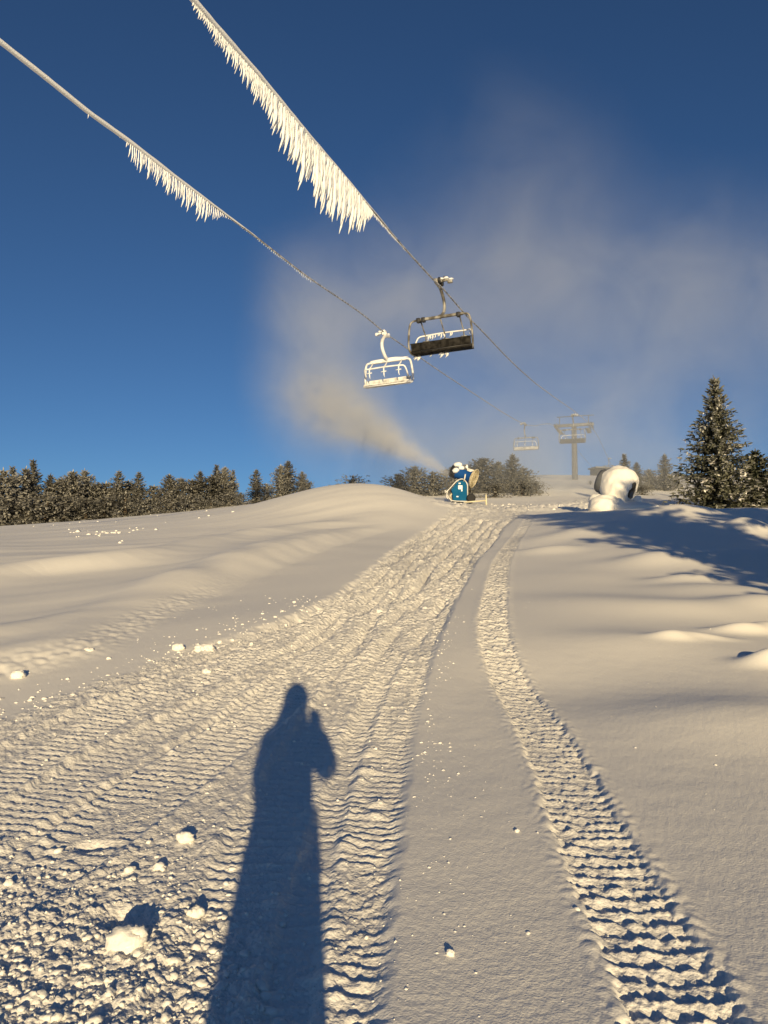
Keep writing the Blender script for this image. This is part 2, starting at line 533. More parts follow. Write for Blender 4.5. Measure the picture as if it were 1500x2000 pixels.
        val = (ridge - 0.4) * h * (1 + 0.9 * sstep(5, 9, y[i]) + 0.8 * sstep(10, 18, y[i])) * (0.85 + 0.8 * pn(x[i] * 7, y[i] * 7) + 0.7 * pn(x[i] * 16, y[i] * 16)) + 0.007 * pn(x[i] * 22, y[i] * 22)
        tread[i] = tread[i] * (1 - m2) + val * m2
        wgt[i] = np.maximum(wgt[i], m2)
        # small ridges thrown up along the sides of each track
        z[i] = z[i] + rough[i] * 0.022 * sstep(13, 6, y[i]) * np.exp(-((np.abs(t) - w * 0.56 + 0.03 * pn(s * 5, 1.0)) / 0.05) ** 2) * (0.2 + 2.0 * np.abs(pn(s * 4, 2.0 + k)))
        z[i] = z[i] - rough[i] * 0.02 * m * sstep(16, 8, y[i])
        rut = np.exp(-((np.abs(t) - w * 0.60) / 0.07) ** 2) * sstep(6.5, 11, y[i]) * sstep(-0.25, 0.2, pn(s * 0.35, 4.0 * k + np.sign(t)))
        z[i] = z[i] - road[i] * fin[i] * 0.085 * rut * (1 + 0.04 * np.clip(y[i] - 12, 0, 20))
    z = z + rough * tread
    z = z - rough * wgt * (lump - 0.2) * 0.028
    # the lone track on the right
    S, T = st(TR_RIGHT, x, y, 0.8)
    i = np.nonzero(np.isfinite(T))[0]
    s = S[i]; t = T[i]; w = 0.385; pitch = 0.108
    third = np.floor((t / w + 0.5) * 3.0)
    off = np.where(third == 1, 0.5, 0.06) * 0.16 + 0.12 * pn(s * 3.1, third * 3.7)
    nearness = sstep(3.5, 1.0, s)
    wob = (0.07 + 0.08 * nearness) * pn(s * 1.9, t * 2.0) + 0.07 * pn(s * 6.5, t * 7) + 0.10 * pn(s * 15, t * 20)
    ph = s / pitch + off + 1.1 * wob
    p_ = ph % 1.0
    tri = np.where(p_ < 0.82, (p_ / 0.82) ** 1.15, (1 - p_) / 0.18)
    tw = t + 0.03 * pn(s * 2.3, 8.0) + 0.05 * pn(s * 8.5, 2.0 + np.sign(t) * 3) + 0.035 * pn(s * 22, 5.0 + np.sign(t) * 2)
    m = sstep(w * 0.55, w * 0.47, np.abs(tw))
    h = (0.0185 + 0.005 * nearness + 0.022 * sstep(6.0, 10.0, y[i])) * (0.88 + 0.6 * pn(x[i] * 7, y[i] * 7) + 0.85 * pn(x[i] * 13, y[i] * 12) + 0.6 * pn(x[i] * 34, y[i] * 30)) * fin[i]
    seg = 1 - 0.7 * np.exp(-(np.abs(np.abs(t) - w / 6) / 0.016) ** 2) * sstep(-0.1, 0.3, pn(s * 3, 9.0))
    z[i] = z[i] + m * ((tri ** 1.1) * h * seg - 0.030 + 0.009 * pn(x[i] * 20, y[i] * 20) + 0.007 * np.abs(pn(x[i] * 43, y[i] * 43)))
    z[i] = z[i] + 0.012 * np.exp(-((np.abs(t) - w * 0.60) / 0.05) ** 2) * fin[i] * (0.3 + np.abs(pn(s * 9, t * 12)) * 1.8)
    for (cx, cy_, a, w, d) in DENT_W:
        q = np.exp(-(((x - cx) / w) ** 2 + ((y - cy_) / d) ** 2) ** 1.5)
        z = z + a * q
    trk = np.zeros_like(z); trk[i] = m
    TRACKED[0] = np.maximum(road, trk)
    # grain of the untouched snow
    z = z + fin * sstep(14, 6, rr) * (0.0018 * pn(x * 26, y * 26) + 0.0014 * pn(x * 55, y * 55) + 0.003 * pn(x * 5, y * 5))
    return z


def zg(x, y):
    return float(snow_height(np.array([x]), np.array([y]))[0])


def build_ground():
    dense = np.radians(np.linspace(-31, 31, 720))
    rest = np.radians(np.concatenate([np.linspace(31, 329, 90)[1:-1]]))
    th = np.concatenate([dense, rest])
    r = [0.12, 0.3, 0.55, 0.85, 1.15, 1.4, 1.6, 1.8, 1.95]
    q = 2.05
    while q < 55:
        r.append(q)
        q += min(max(0.0080, 0.00098 * q * q), 0.024 if q < 13 else 0.024 + (q - 13) * 0.0026 if q < 26 else 0.058 + (q - 26) * 0.012)
    while q < 4500:
        r.append(q); q *= 1.025 if q < 200 else 1.12
    r = np.array(r)
    nt_, nr = len(th), len(r)
    RR, TT = np.meshgrid(r, th, indexing='ij')
    X = (RR * np.sin(TT)).ravel(); Y = (RR * np.cos(TT)).ravel()
    Z = snow_height(X, Y)
    mask = TRACKED[0] + 0.25 * pn(X * 7, Y * 7)
    co = np.empty((nt_ * nr + 1, 3), np.float32)
    co[:-1, 0] = X; co[:-1, 1] = Y; co[:-1, 2] = Z
    co[-1] = (0, 0, zg(0.0, 0.0))
    i = np.arange(nr - 1)[:, None] * nt_; k = np.arange(nt_)[None, :]; k2 = (k + 1) % nt_
    quads = np.stack([i + k, i + nt_ + k, i + nt_ + k2, i + k2], -1).reshape(-1, 4)[:, ::-1]
    k = np.arange(nt_)
    tris = np.stack([np.full(nt_, nt_ * nr), (k + 1) % nt_, k], -1)
    loops = np.concatenate([quads.ravel(), tris.ravel()]).astype(np.int32)
    starts = np.concatenate([np.arange(len(quads)) * 4, len(quads) * 4 + np.arange(len(tris)) * 3]).astype(np.int32)
    me = bpy.data.meshes.new('snow_ground')
    me.vertices.add(len(co)); me.vertices.foreach_set('co', co.ravel())
    me.loops.add(len(loops)); me.loops.foreach_set('vertex_index', loops)
    me.polygons.add(len(starts)); me.polygons.foreach_set('loop_start', starts)
    me.update(calc_edges=True)
    me.polygons.foreach_set('use_smooth', np.ones(len(starts), bool))
    me.materials.append(M_SNOW)
    me.materials.append(M_CHURN)
    mi = np.zeros(len(starts), np.int32)
    mi[:len(quads)] = (mask[quads].mean(1) > 0.5)
    me.polygons.foreach_set('material_index', mi)
    me.update()
    o = bpy.data.objects.new('snow_ground', me)
    COL.objects.link(o)
    print('GROUND', nt_, nr, len(starts))
    return tag(o, 'snow covered hillside with a packed track and smooth drifts', kind='structure')


ground = build_ground()

# ----------------------------------------------------------------- trees
def crown_mesh(name, h, rad, seed, levels, per, twigs, blade, prof=1.15, lean=0.0, zmin=0.02, frost=(0.25, 0.75), mats=(M_NEEDLE, M_NEEDLE_TIP),
               bushy=0.0, arms=(), tip_top=0.10, snowy=0.0):
    """a conifer crown: whorls of branches, each hung with many needle-spray blades"""
    g = np.random.default_rng(seed)
    V = []; F = []; MI = []

    def blade_at(p, d, up, l, w, mi):
        i = len(V)
        side = np.cross(d, up); n_ = np.linalg.norm(side)
        side = side / n_ if n_ > 1e-6 else np.array([1.0, 0, 0])
        V.extend([p - side * w * 0.35, p + side * w * 0.35, p + d * l * 0.6 + side * w * 0.5, p + d * l, p + d * l * 0.55 - side * w * 0.5])
        F.append((i, i + 1, i + 2, i + 3, i + 4)); MI.append(mi)

    for li in range(levels):
        f = (li + g.uniform(0, 0.8)) / levels
        z = h * (zmin + (1 - zmin) * f ** 0.92)
        rem = 1 - z / h
        if bushy > 0:
            prof_r = (1 - bushy) * rem ** prof + bushy * math.sqrt(max(0.0, 1 - (2 * (z / h) - 0.75) ** 2 / 1.6))
            prof_r *= min(1.0, rem * 5 + 0.06)
        else:
            prof_r = rem ** prof + 0.015
        n_b = max(3, int(per * (0.55 + 0.45 * rem)))
        a0 = g.uniform(0, 6.28)
        for bi in range(n_b):
            a = a0 + 6.283 * (bi + g.uniform(-0.3, 0.3)) / n_b
            L = rad * prof_r * g.uniform(0.62, 1.12)
            if g.random() < 0.08: L *= 1.18
            for (az, am) in arms:
                L *= 1 + am * max(0, math.cos(a - az)) ** 3
            L = max(L, tip_top)
            out = np.array([math.cos(a), math.sin(a), 0.0])
            pitch0 = 0.75 * (f ** 1.3) - 0.18 + g.uniform(-0.08, 0.08)
            for t in range(twigs):
                u = (t + g.uniform(0.1, 0.9)) / twigs
                if u < 0.12 and g.random() < 0.5: continue
                sag = -0.26 * L * u * (1 - f) + 0.16 * L * u * u * (1 - f)
                p = np.array([0, 0, z]) + out * L * u + np.array([0, 0, L * u * math.tan(pitch0) * 0.8 + sag])
                p = p + g.normal(0, 0.03, 3) * (1 + L)
                p[0] += lean * p[2]
                tl = blade * g.uniform(0.7, 1.35) * (1.15 - 0.45 * u) * min(1.0, 0.45 + L / max(rad, 0.1))
                frosty = 1 if g.random() < frost[0] + (frost[1] - frost[0]) * (0.62 * u * u + 0.38 * f) * g.uniform(0.3, 1.1) else 0
                if snowy and u > 0.45 and pn(a * 1.6 + seed, z * 1.9) > 0.22 and g.random() < snowy * (1.25 - f): frosty = 2
                for sgn in (-1, 1):
                    yaw = sgn * g.uniform(0.35, 1.0)
                    d = np.array([out[0] * math.cos(yaw) - out[1] * math.sin(yaw), out[0] * math.sin(yaw) + out[1] * math.cos(yaw), g.uniform(-0.45, 0.22)])
                    d /= np.linalg.norm(d)
                    upv = np.array([g.uniform(-0.5, 0.5), g.uniform(-0.5, 0.5), 1.0])
                    blade_at(p, d, upv, tl, tl * g.uniform(0.34, 0.55), frosty)
                if g.random() < 0.75:                            # hanging twiglet, stands upright to the eye
                    d = np.array([g.uniform(-0.5, 0.5), g.uniform(-0.5, 0.5), -1.0]); d /= np.linalg.norm(d)
                    blade_at(p, d, out + g.normal(0, 0.4, 3), tl * 0.75, tl * 0.4, 0 if g.random() < 0.75 else frosty)
            tipd = out + np.array([0, 0, pitch0 + 0.12]); tipd /= np.linalg.norm(tipd)
            tipp = np.array([lean * z, 0, z]) + out * L * 0.92 + np.array([0, 0, L * 0.92 * math.tan(pitch0) * 0.8 - 0.10 * L * (1 - f)])
            blade_at(tipp, tipd, np.array([0, 0, 1.0]), blade * 0.9, blade * 0.35, 1 if g.random() < frost[1] else 0)
            blade_at(tipp, tipd, out * 0 + np.array([-out[1], out[0], 0.2]), blade * 0.9, blade * 0.3, 0)
    for k in range(5):                                            # leader
        d = np.array([g.uniform(-0.14, 0.14), g.uniform(-0.14, 0.14), 1.0]); d /= np.linalg.norm(d)
        blade_at(np.array([lean * h, 0, h * (0.93 + 0.012 * k)]), d, np.array([1.0, g.uniform(-1, 1), 0]), max(blade * 1.2, h * 0.055), blade * 0.3, 1)
    me = bpy.data.meshes.new(name)
    me.from_pydata([tuple(v) for v in V], [], F)
    for m in mats: me.materials.append(m)
    me.polygons.foreach_set('material_index', MI)
    me.update()
    return me


def obj_of(name, me, parent):
    o = bpy.data.objects.new(name, me)
    COL.objects.link(o)
    o.parent = parent
    return o


def trunk_mb(h, r, lean=0.0, seed=0):
    q = random.Random(seed)
    pts = [(lean * z * h + q.uniform(-0.02, 0.02) * h * 0.1, q.uniform(-0.02, 0.02) * h * 0.1, z * h) for z in (-0.04, 0.1, 0.3, 0.5, 0.7, 0.86, 0.97)]
    return MB().tube(pts, [r * 1.15, r, r * 0.85, r * 0.66, r * 0.45, r * 0.25, r * 0.08], 7)


def gpt(px, y):
    """ground point in the pixel column px at distance y"""
    x = (px - 750.0) / FPX * y * 1.003
    return Vector((x, y, zg(x, y)))


# the tall spruce on the right
t = empty('spruce_tree', gpt(1402, 43.0) - Vector((0, 0, 0.35)))
tag(t, 'tall pointed spruce tipped with rime, standing near the right edge of the hill', 'spruce')
H = 7.75
trunk_mb(H, 0.13, 0, 5).build('trunk', M_BARK, t)
obj_of('crown', crown_mesh('crown', H, 3.35, 21, 34, 12, 22, 0.31, 1.10, frost=(0.05, 1.0), arms=((0.15, 0.25),), tip_top=0.10, snowy=0.75, mats=(M_NEEDLE, M_NEEDLE_TIP, M_SNOW)), t)
# its lower neighbour behind, to the right
t = empty('spruce_tree', gpt(1478, 44.5) - Vector((0, 0, 0.3)))
tag(t, 'low broad dark spruce pressed against the right side of the tall spruce', 'spruce')
trunk_mb(3.6, 0.1, 0, 6).build('trunk', M_BARK, t)
obj_of('crown', crown_mesh('crown', 3.5, 2.2, 22, 22, 10, 15, 0.30, 0.8, bushy=0.35, frost=(0.0, 0.25), snowy=0.4, mats=(M_NEEDLE, M_NEEDLE_TIP, M_SNOW)), t)
t = empty('spruce_tree', gpt(1560, 47.0) - Vector((0, 0, 0.3)))
tag(t, 'rimed spruce mostly cut off by the right edge with only branch ends showing', 'spruce')
trunk_mb(6.6, 0.12, 0, 7).build('trunk', M_BARK, t)
obj_of('crown', crown_mesh('crown', 6.4, 2.0, 23, 26, 10, 12, 0.36, 1.0, frost=(0.05, 0.7)), t)

# spruces outside the right edge whose shade lies over the drifts
SH_ME = crown_mesh('crown', 9.4, 3.5, 31, 28, 12, 16, 0.55, 0.68, frost=(0.0, 0.4))
for k, (x, y, s_, lab) in enumerate([(10.0, 1.8, 1.10, 'spruce outside the right edge throwing the jagged shade on the drifts'),
                                     (14.2, 5.2, 1.12, 'taller spruce outside the right edge, shading the crest below the tall spruce'),
                                     (17.6, 10.4, 0.95, 'smaller spruce farther out to the right, shading the corner of the crest')]):
    t = empty('spruce_tree', (x, y, zg(x, y) - 0.1), k * 1.3)
    t.scale = (s_, s_, s_)
    tag(t, lab, 'spruce')
    trunk_mb(9.5, 0.17, 0, 40 + k).build('trunk', M_BARK, t)
    obj_of('crown', SH_ME, t)

# the wind-stunted, rime-coated tree line
PROTO = []
for k, (h, rad, bushy, lv, per, tw, pr, lean) in enumerate([
        (5.0, 1.9, 0.25, 17, 9, 8, 0.95, 0.0), (4.6, 2.1, 0.55, 15, 10, 8, 0.9, 0.03), (3.6, 2.0, 0.8, 13, 10, 8, 0.8, -0.03),
        (5.2, 1.5, 0.2, 20, 8, 7, 1.1, 0.02), (3.0, 2.0, 0.9, 11, 10, 8, 0.7, 0.0), (4.4, 1.9, 0.5, 16, 9, 8, 0.8, -0.04), (1.3, 1.5, 0.9, 7, 10, 7, 0.6, 0.0)]):
    m = (M_FROSTNEEDLE, M_FROSTNEEDLE2)
    PROTO.append((crown_mesh('crown', h, rad, 60 + k, int(lv * 1.5), per, int(tw * 1.5), 0.30 if k != 6 else 0.15, pr, lean, bushy=bushy, frost=(0.04, 0.55), mats=m),
                  trunk_mb(h, 0.10, lean, 80 + k).build('trunk', M_BARK, None).data, h))
for o in [o for o in COL.objects if o.name.startswith('trunk') and o.parent is None]:
    bpy.data.objects.remove(o)


def tree(name, kind, px, y, top, base_row, label, group, wide=1.0, rz=None, cat='tree'):
    me, tm, h = PROTO[kind]
    p = gpt(px, y)
    # height from the rows it spans in the photograph
    zt = at(px, top, y).z
    s_ = max(0.25, (zt - (p.z - 0.15)) / h)
    t = empty(name, p - Vector((0, 0, 0.15)), rnd.uniform(0, 6.28) if rz is None else rz)
    t.scale = (s_ * wide, s_ * wide, s_)
    tag(t, label, cat, group)
    obj_of('trunk', tm, t)
    obj_of('crown', me, t)
    return t


LEFT_TREES = [  # column, distance, top row, kind, width
    (8, 60, 917, 1, 1.0), (26, 66, 912, 3, 1.1), (46, 63, 914, 1, 0.9), (65, 66, 899, 3, 1.0), (97, 64, 926, 0, 1.0), (116, 67, 934, 2, 1.1),
    (138, 63, 919, 1, 1.1), (160, 66, 918, 5, 1.0), (184, 65, 944, 2, 1.0), (206, 66, 944, 4, 1.2), (231, 64, 919, 0, 1.0), (250, 67, 940, 2, 1.1),
    (270, 64, 921, 0, 0.9), (300, 66, 950, 4, 1.1), (328, 64, 926, 5, 1.0), (355, 66, 934, 2, 1.1), (374, 63, 938, 4, 1.2), (390, 65, 919, 0, 1.0),
    (410, 63, 930, 2, 1.2), (424, 66, 908, 3, 1.2), (440, 64, 912, 5, 0.9), (453, 66, 918, 3, 1.0), (470, 63, 962, 4, 0.9),
    (500, 61, 916, 0, 1.0), (520, 63, 945, 4, 0.9), (548, 64, 908, 5, 0.9), (562, 65, 899, 0, 1.15), (588, 66, 920, 5, 0.9), (600, 64, 938, 4, 0.8)]
look = {0: 'pointed spruce', 1: 'full spruce with a bent top', 2: 'round-headed bushy spruce', 3: 'slim spire-topped spruce', 4: 'low domed spruce', 5: 'ragged leaning spruce'}
ORD = ['first', 'second', 'third', 'fourth', 'fifth', 'sixth', 'seventh', 'eighth', 'ninth', 'tenth', 'eleventh', 'twelfth', 'thirteenth', 'fourteenth',
       'fifteenth', 'sixteenth', 'seventeenth', 'eighteenth', 'nineteenth', 'twentieth', 'twenty-first', 'twenty-second', 'twenty-third']
n_ord = 0
for i, (px, y, top, kind, wd) in enumerate(LEFT_TREES):
    if px < 480:
        lab = 'rimed %s, %s from the left in the left tree line' % (look[kind], ORD[n_ord]); n_ord += 1
    else:
        lab = {500: 'pale frosted spruce standing alone left of the last clump before the mound', 520: 'low domed spruce between the lone pale spruce and the last clump',
               548: 'ragged spruce on the left flank of the last clump before the mound', 562: 'tallest pointed spruce of the last clump before the mound',
               588: 'ragged spruce on the right flank of the last clump before the mound', 600: 'lowest domed spruce at the right end of the last clump, by the mound'}[px]
    tree('spruce_tree', kind, px, y, top, 1010, lab, 'rimed trees of the left tree line', wd, cat='spruce')
k = 0
for i, px in enumerate([12, 55, 92, 128, 168, 205, 245, 290, 335, 372, 412, 452]):
    y = 57.5 + 2.5 * rnd.random()
    tree('dwarf_pine', 6, px, y, 984 - 16 * rnd.random() - px * 0.02, 1015, 'low rimed dwarf pine, %s from the left below the left tree line' % ORD[i],
         'dwarf pines at the foot of the left tree line', 1.3, cat='shrub')
# hazy growth beyond the crest
for (px, y, top, kind, wd, lab, nm) in [
        (690, 62, 930, 6, 1.0, 'small rimed pine peeping over the top of the smooth mound', 'dwarf_pine'),
        (778, 62, 926, 4, 1.3, 'hazy bush at the left end of the row behind the snow gun', 'spruce_tree'),
        (812, 64, 910, 2, 1.2, 'hazy round spruce left of the snow gun muzzle', 'spruce_tree'),
        (846, 62, 922, 4, 1.3, 'hazy low spruce just behind the snow gun muzzle', 'spruce_tree'),
        (884, 66, 912, 2, 1.2, 'hazy round spruce hidden behind the snow gun', 'spruce_tree'),
        (940, 66, 894, 2, 1.2, 'hazy broad spruce just right of the snow gun fan guard', 'spruce_tree'),
        (976, 68, 900, 1, 1.1, 'hazy ragged spruce in the middle of the clump right of the gun', 'spruce_tree'),
        (1002, 66, 886, 0, 1.2, 'tallest hazy spruce of the clump right of the gun', 'spruce_tree'),
        (1024, 68, 914, 4, 1.0, 'hazy low spruce at the right end of the clump below the far chair', 'spruce_tree'),
        (915, 58, 948, 6, 1.2, 'low hazy dwarf pine beside the wheel of the snow gun', 'dwarf_pine'),
        (968, 58, 946, 6, 1.5, 'low hazy dwarf pine behind the yellow post', 'dwarf_pine'),
        (1020, 62, 940, 6, 1.5, 'low hazy dwarf pine at the left edge of the far piste', 'dwarf_pine'),
        (1048, 66, 940, 6, 0.9, 'smallest hazy dwarf pine reaching into the far piste', 'dwarf_pine'),
        (1154, 88, 938, 6, 0.6, 'tiny pine on the skyline right of the tower foot', 'dwarf_pine'),
        (1222, 70, 886, 3, 1.2, 'hazy slim spruce rising behind the snow-buried gun', 'spruce_tree'),
        (1245, 72, 902, 0, 1.1, 'hazy pointed spruce right behind the snow-buried gun', 'spruce_tree'),
        (1270, 73, 916, 2, 1.1, 'hazy round spruce halfway between buried gun and tall spruce', 'spruce_tree'),
        (1300, 72, 886, 0, 1.0, 'hazy pointed spruce just left of the tall dark spruce', 'spruce_tree'),
        (1322, 74, 920, 2, 1.0, 'hazy round spruce behind the left foot of the tall dark spruce', 'spruce_tree'),
        (1255, 64, 948, 6, 1.3, 'hazy dwarf pine on the snow right of the buried gun', 'dwarf_pine')]:
    tree(nm, kind, px, y, top, 970, lab, 'hazy trees beyond the crest', wd, cat='spruce' if nm == 'spruce_tree' else 'shrub')

# ----------------------------------------------------------------- chairlift: tower, ropes, chairs
def rope_point(line, px, py):
    xn = (px - 750.0) / FPX
    d = 9.4 / (0.3536 - xn) if line == 1 else 15.9 / (0.363 - xn)
    return at(px, py, d)


R1PX = [(377, 0), (440, 73), (508, 150), (556, 209), (604, 267), (645, 314), (683, 358), (730, 414), (777, 470), (822, 520), (850, 550), (868, 567),
        (908, 613), (940, 645), (1045, 748), (1156, 834)]
R2PX = [(0, 82), (90, 153), (173, 220), (253, 277), (340, 344), (443, 421), (500, 463), (600, 540), (700, 608), (752, 650), (783, 672), (900, 752), (1028, 830), (1087, 834)]
rope1 = [rope_point(1, *p) for p in R1PX]
rope2 = [rope_point(2, *p) for p in R2PX]
u1 = (rope1[0] - rope1[3]).normalized(); u2 = (rope2[0] - rope2[3]).normalized()
T1, T2 = rope1[-1].copy(), rope2[-1].copy()
LDIR = ((T1 - rope1[0]) * Vector((1, 1, 0))).normalized()          # lift direction over ground
beyond1 = at(1188, 896, 168.0)
beyond2 = T2 + (beyond1 - T1)
rope1_all = [rope1[0] + u1 * 26, rope1[0] + u1 * 10] + rope1 + [beyond1, beyond1 + (beyond1 - T1) * 0.5]
rope2_all = [rope2[0] + u2 * 26, rope2[0] + u2 * 10] + rope2 + [beyond2, beyond2 + (beyond1 - T1) * 0.5]

# icicle shapes: a flattened rime feather, its tip swept to one side by the wind
ICE = []
for k in range(12):
    q = random.Random(200 + k)
    mb = MB(); pts = []; rs = []
    sweep = q.uniform(0.16, 0.34)
    for i in range(9):
        u = i / 8
        pts.append((-sweep * max(0, u - 0.6) ** 1.3 * 2.0 + q.uniform(-0.02, 0.02), q.uniform(-0.02, 0.02), -u))
        rs.append((0.5 if u < 0.5 else 0.66) * (1 - 0.22 * abs(q.gauss(0, 1))) * (1 - u ** q.uniform(2.6, 5)) + 0.06)
    # radius applied in unit width, the object's scale gives the real size
    n = 6
    ring = []
    for (p, r) in zip(pts, rs):
        for j in range(n):
            a = 2 * math.pi * j / n
            ring.append((p[0] + 0.125 * r * math.cos(a), p[1] + 0.125 * r * math.sin(a) * 0.8, p[2]))
    fs = []
    for i in range(8):
        for j in range(n):
            j2 = (j + 1) % n
            fs.append((i * n + j, i * n + j2, (i + 1) * n + j2, (i + 1) * n + j))
    fs.append(tuple(range(n - 1, -1, -1))); fs.append(tuple(8 * n + j for j in range(n)))
    mb.add(ring, fs)
    o = mb.build('icicle', M_RIME, None)
    ICE.append(o.data)
    bpy.data.objects.remove(o)


def line_at(PX, pts, px):
    for i in range(len(PX) - 1):
        if PX[i][0] <= px <= PX[i + 1][0]:
            f = (px - PX[i][0]) / (PX[i + 1][0] - PX[i][0])
            return pts[i].lerp(pts[i + 1], f)
    return None


def haul_rope(name_label, allpts, PX, pts, lens, seed, fat, step):
    q = random.Random(seed)
    root = empty('haul_rope', allpts[0])
    tag(root, name_label, 'rope', 'haul ropes of the chairlift')
    o0 = allpts[0]
    # bare stretch of the rope and the rime-sheathed stretch near the viewer
    sm = smooth_line(allpts, 4)
    mb = MB(); mb.tube([p - o0 for p in sm], 0.036, 7)
    mb.build('cable', M_ROPE, root)
    rp = []; rr = []
    x = PX[0][0]
    sheath = [allpts[0], allpts[1]] + [line_at(PX, pts, PX[0][0] + (fat[1] - PX[0][0]) * i / 40) for i in range(40)]
    for i, p in enumerate(sheath):
        f = max(0, (i - 26) / 16)
        rp.append(p - o0 + Vector((0, 0, 0.012))); rr.append(fat[0] * (1 - 0.55 * f) * q.uniform(0.93, 1.07))
    MB().tube(rp, rr, 8).build('rime_sheath', M_RIME, root)
    xs = [a for a, _ in lens]; ls = [b_ for _, b_ in lens]
    px = xs[0]
    n_ice = 0
    rdir = (allpts[5] - allpts[4]).normalized()
    ang = math.atan2(rdir.y, rdir.x)
    while px < xs[-1] and n_ice < 300:
        p = line_at(PX, pts, px)
        d = (p - CAM).length
        Lpx = float(np.interp(px, xs, ls))
        if Lpx > 1.5:
            L = Lpx / FPX * d * q.uniform(0.62, 0.95) * (1.0 + 0.14 * math.sin(px * 0.33 + 1.2 * math.sin(px * 0.11))) * (1.2 if q.random() < 0.10 else 1.0)
            wd = min(0.95, max(0.30, L * q.uniform(0.55, 0.8))) * (0.6 if Lpx < 12 else 1)
            ic = bpy.data.objects.new('icicle', ICE[q.randrange(len(ICE))])
            COL.objects.link(ic)
            ic.parent = root
            ic.location = p - o0 + Vector((0, 0, -0.01))
            ic.rotation_euler = (q.uniform(-0.05, 0.05), q.uniform(-0.05, 0.05), q.uniform(-0.35, 0.35))
            ic.scale = (wd, wd, L)
            n_ice += 1
        px += step(px) * q.uniform(0.75, 1.25)
    print('icicles', n_ice)
    return root


haul_rope('right haul rope carrying the dark chair, with the long curtain of icicles', rope1_all, R1PX, rope1,
          [(378, 14), (420, 26), (450, 36), (480, 45), (520, 58), (560, 78), (600, 92), (625, 112), (650, 112), (690, 88), (708, 60), (722, 34), (728, 10), (760, 7), (800, 2)],
          5, (0.062, 770), lambda p: 2.6 if p < 500 else 2.0 if p < 600 else 1.75)
haul_rope('left haul rope carrying the white chair, with a shorter fringe of icicles', rope2_all, R2PX, rope2,
          [(173, 10), (176, 1), (187, 1), (188, 14), (191, 1), (212, 1), (213, 6), (216, 1), (233, 1), (234, 6), (237, 1), (245, 1), (246, 17), (252, 8), (256, 38), (272, 44), (284, 26), (294, 48), (312, 34),
           (322, 44), (350, 44), (380, 46), (400, 40), (425, 20), (440, 6), (455, 2), (500, 3), (530, 7), (560, 5), (585, 8), (606, 8), (615, 1)],
          6, (0.066, 520), lambda p: 3.6)


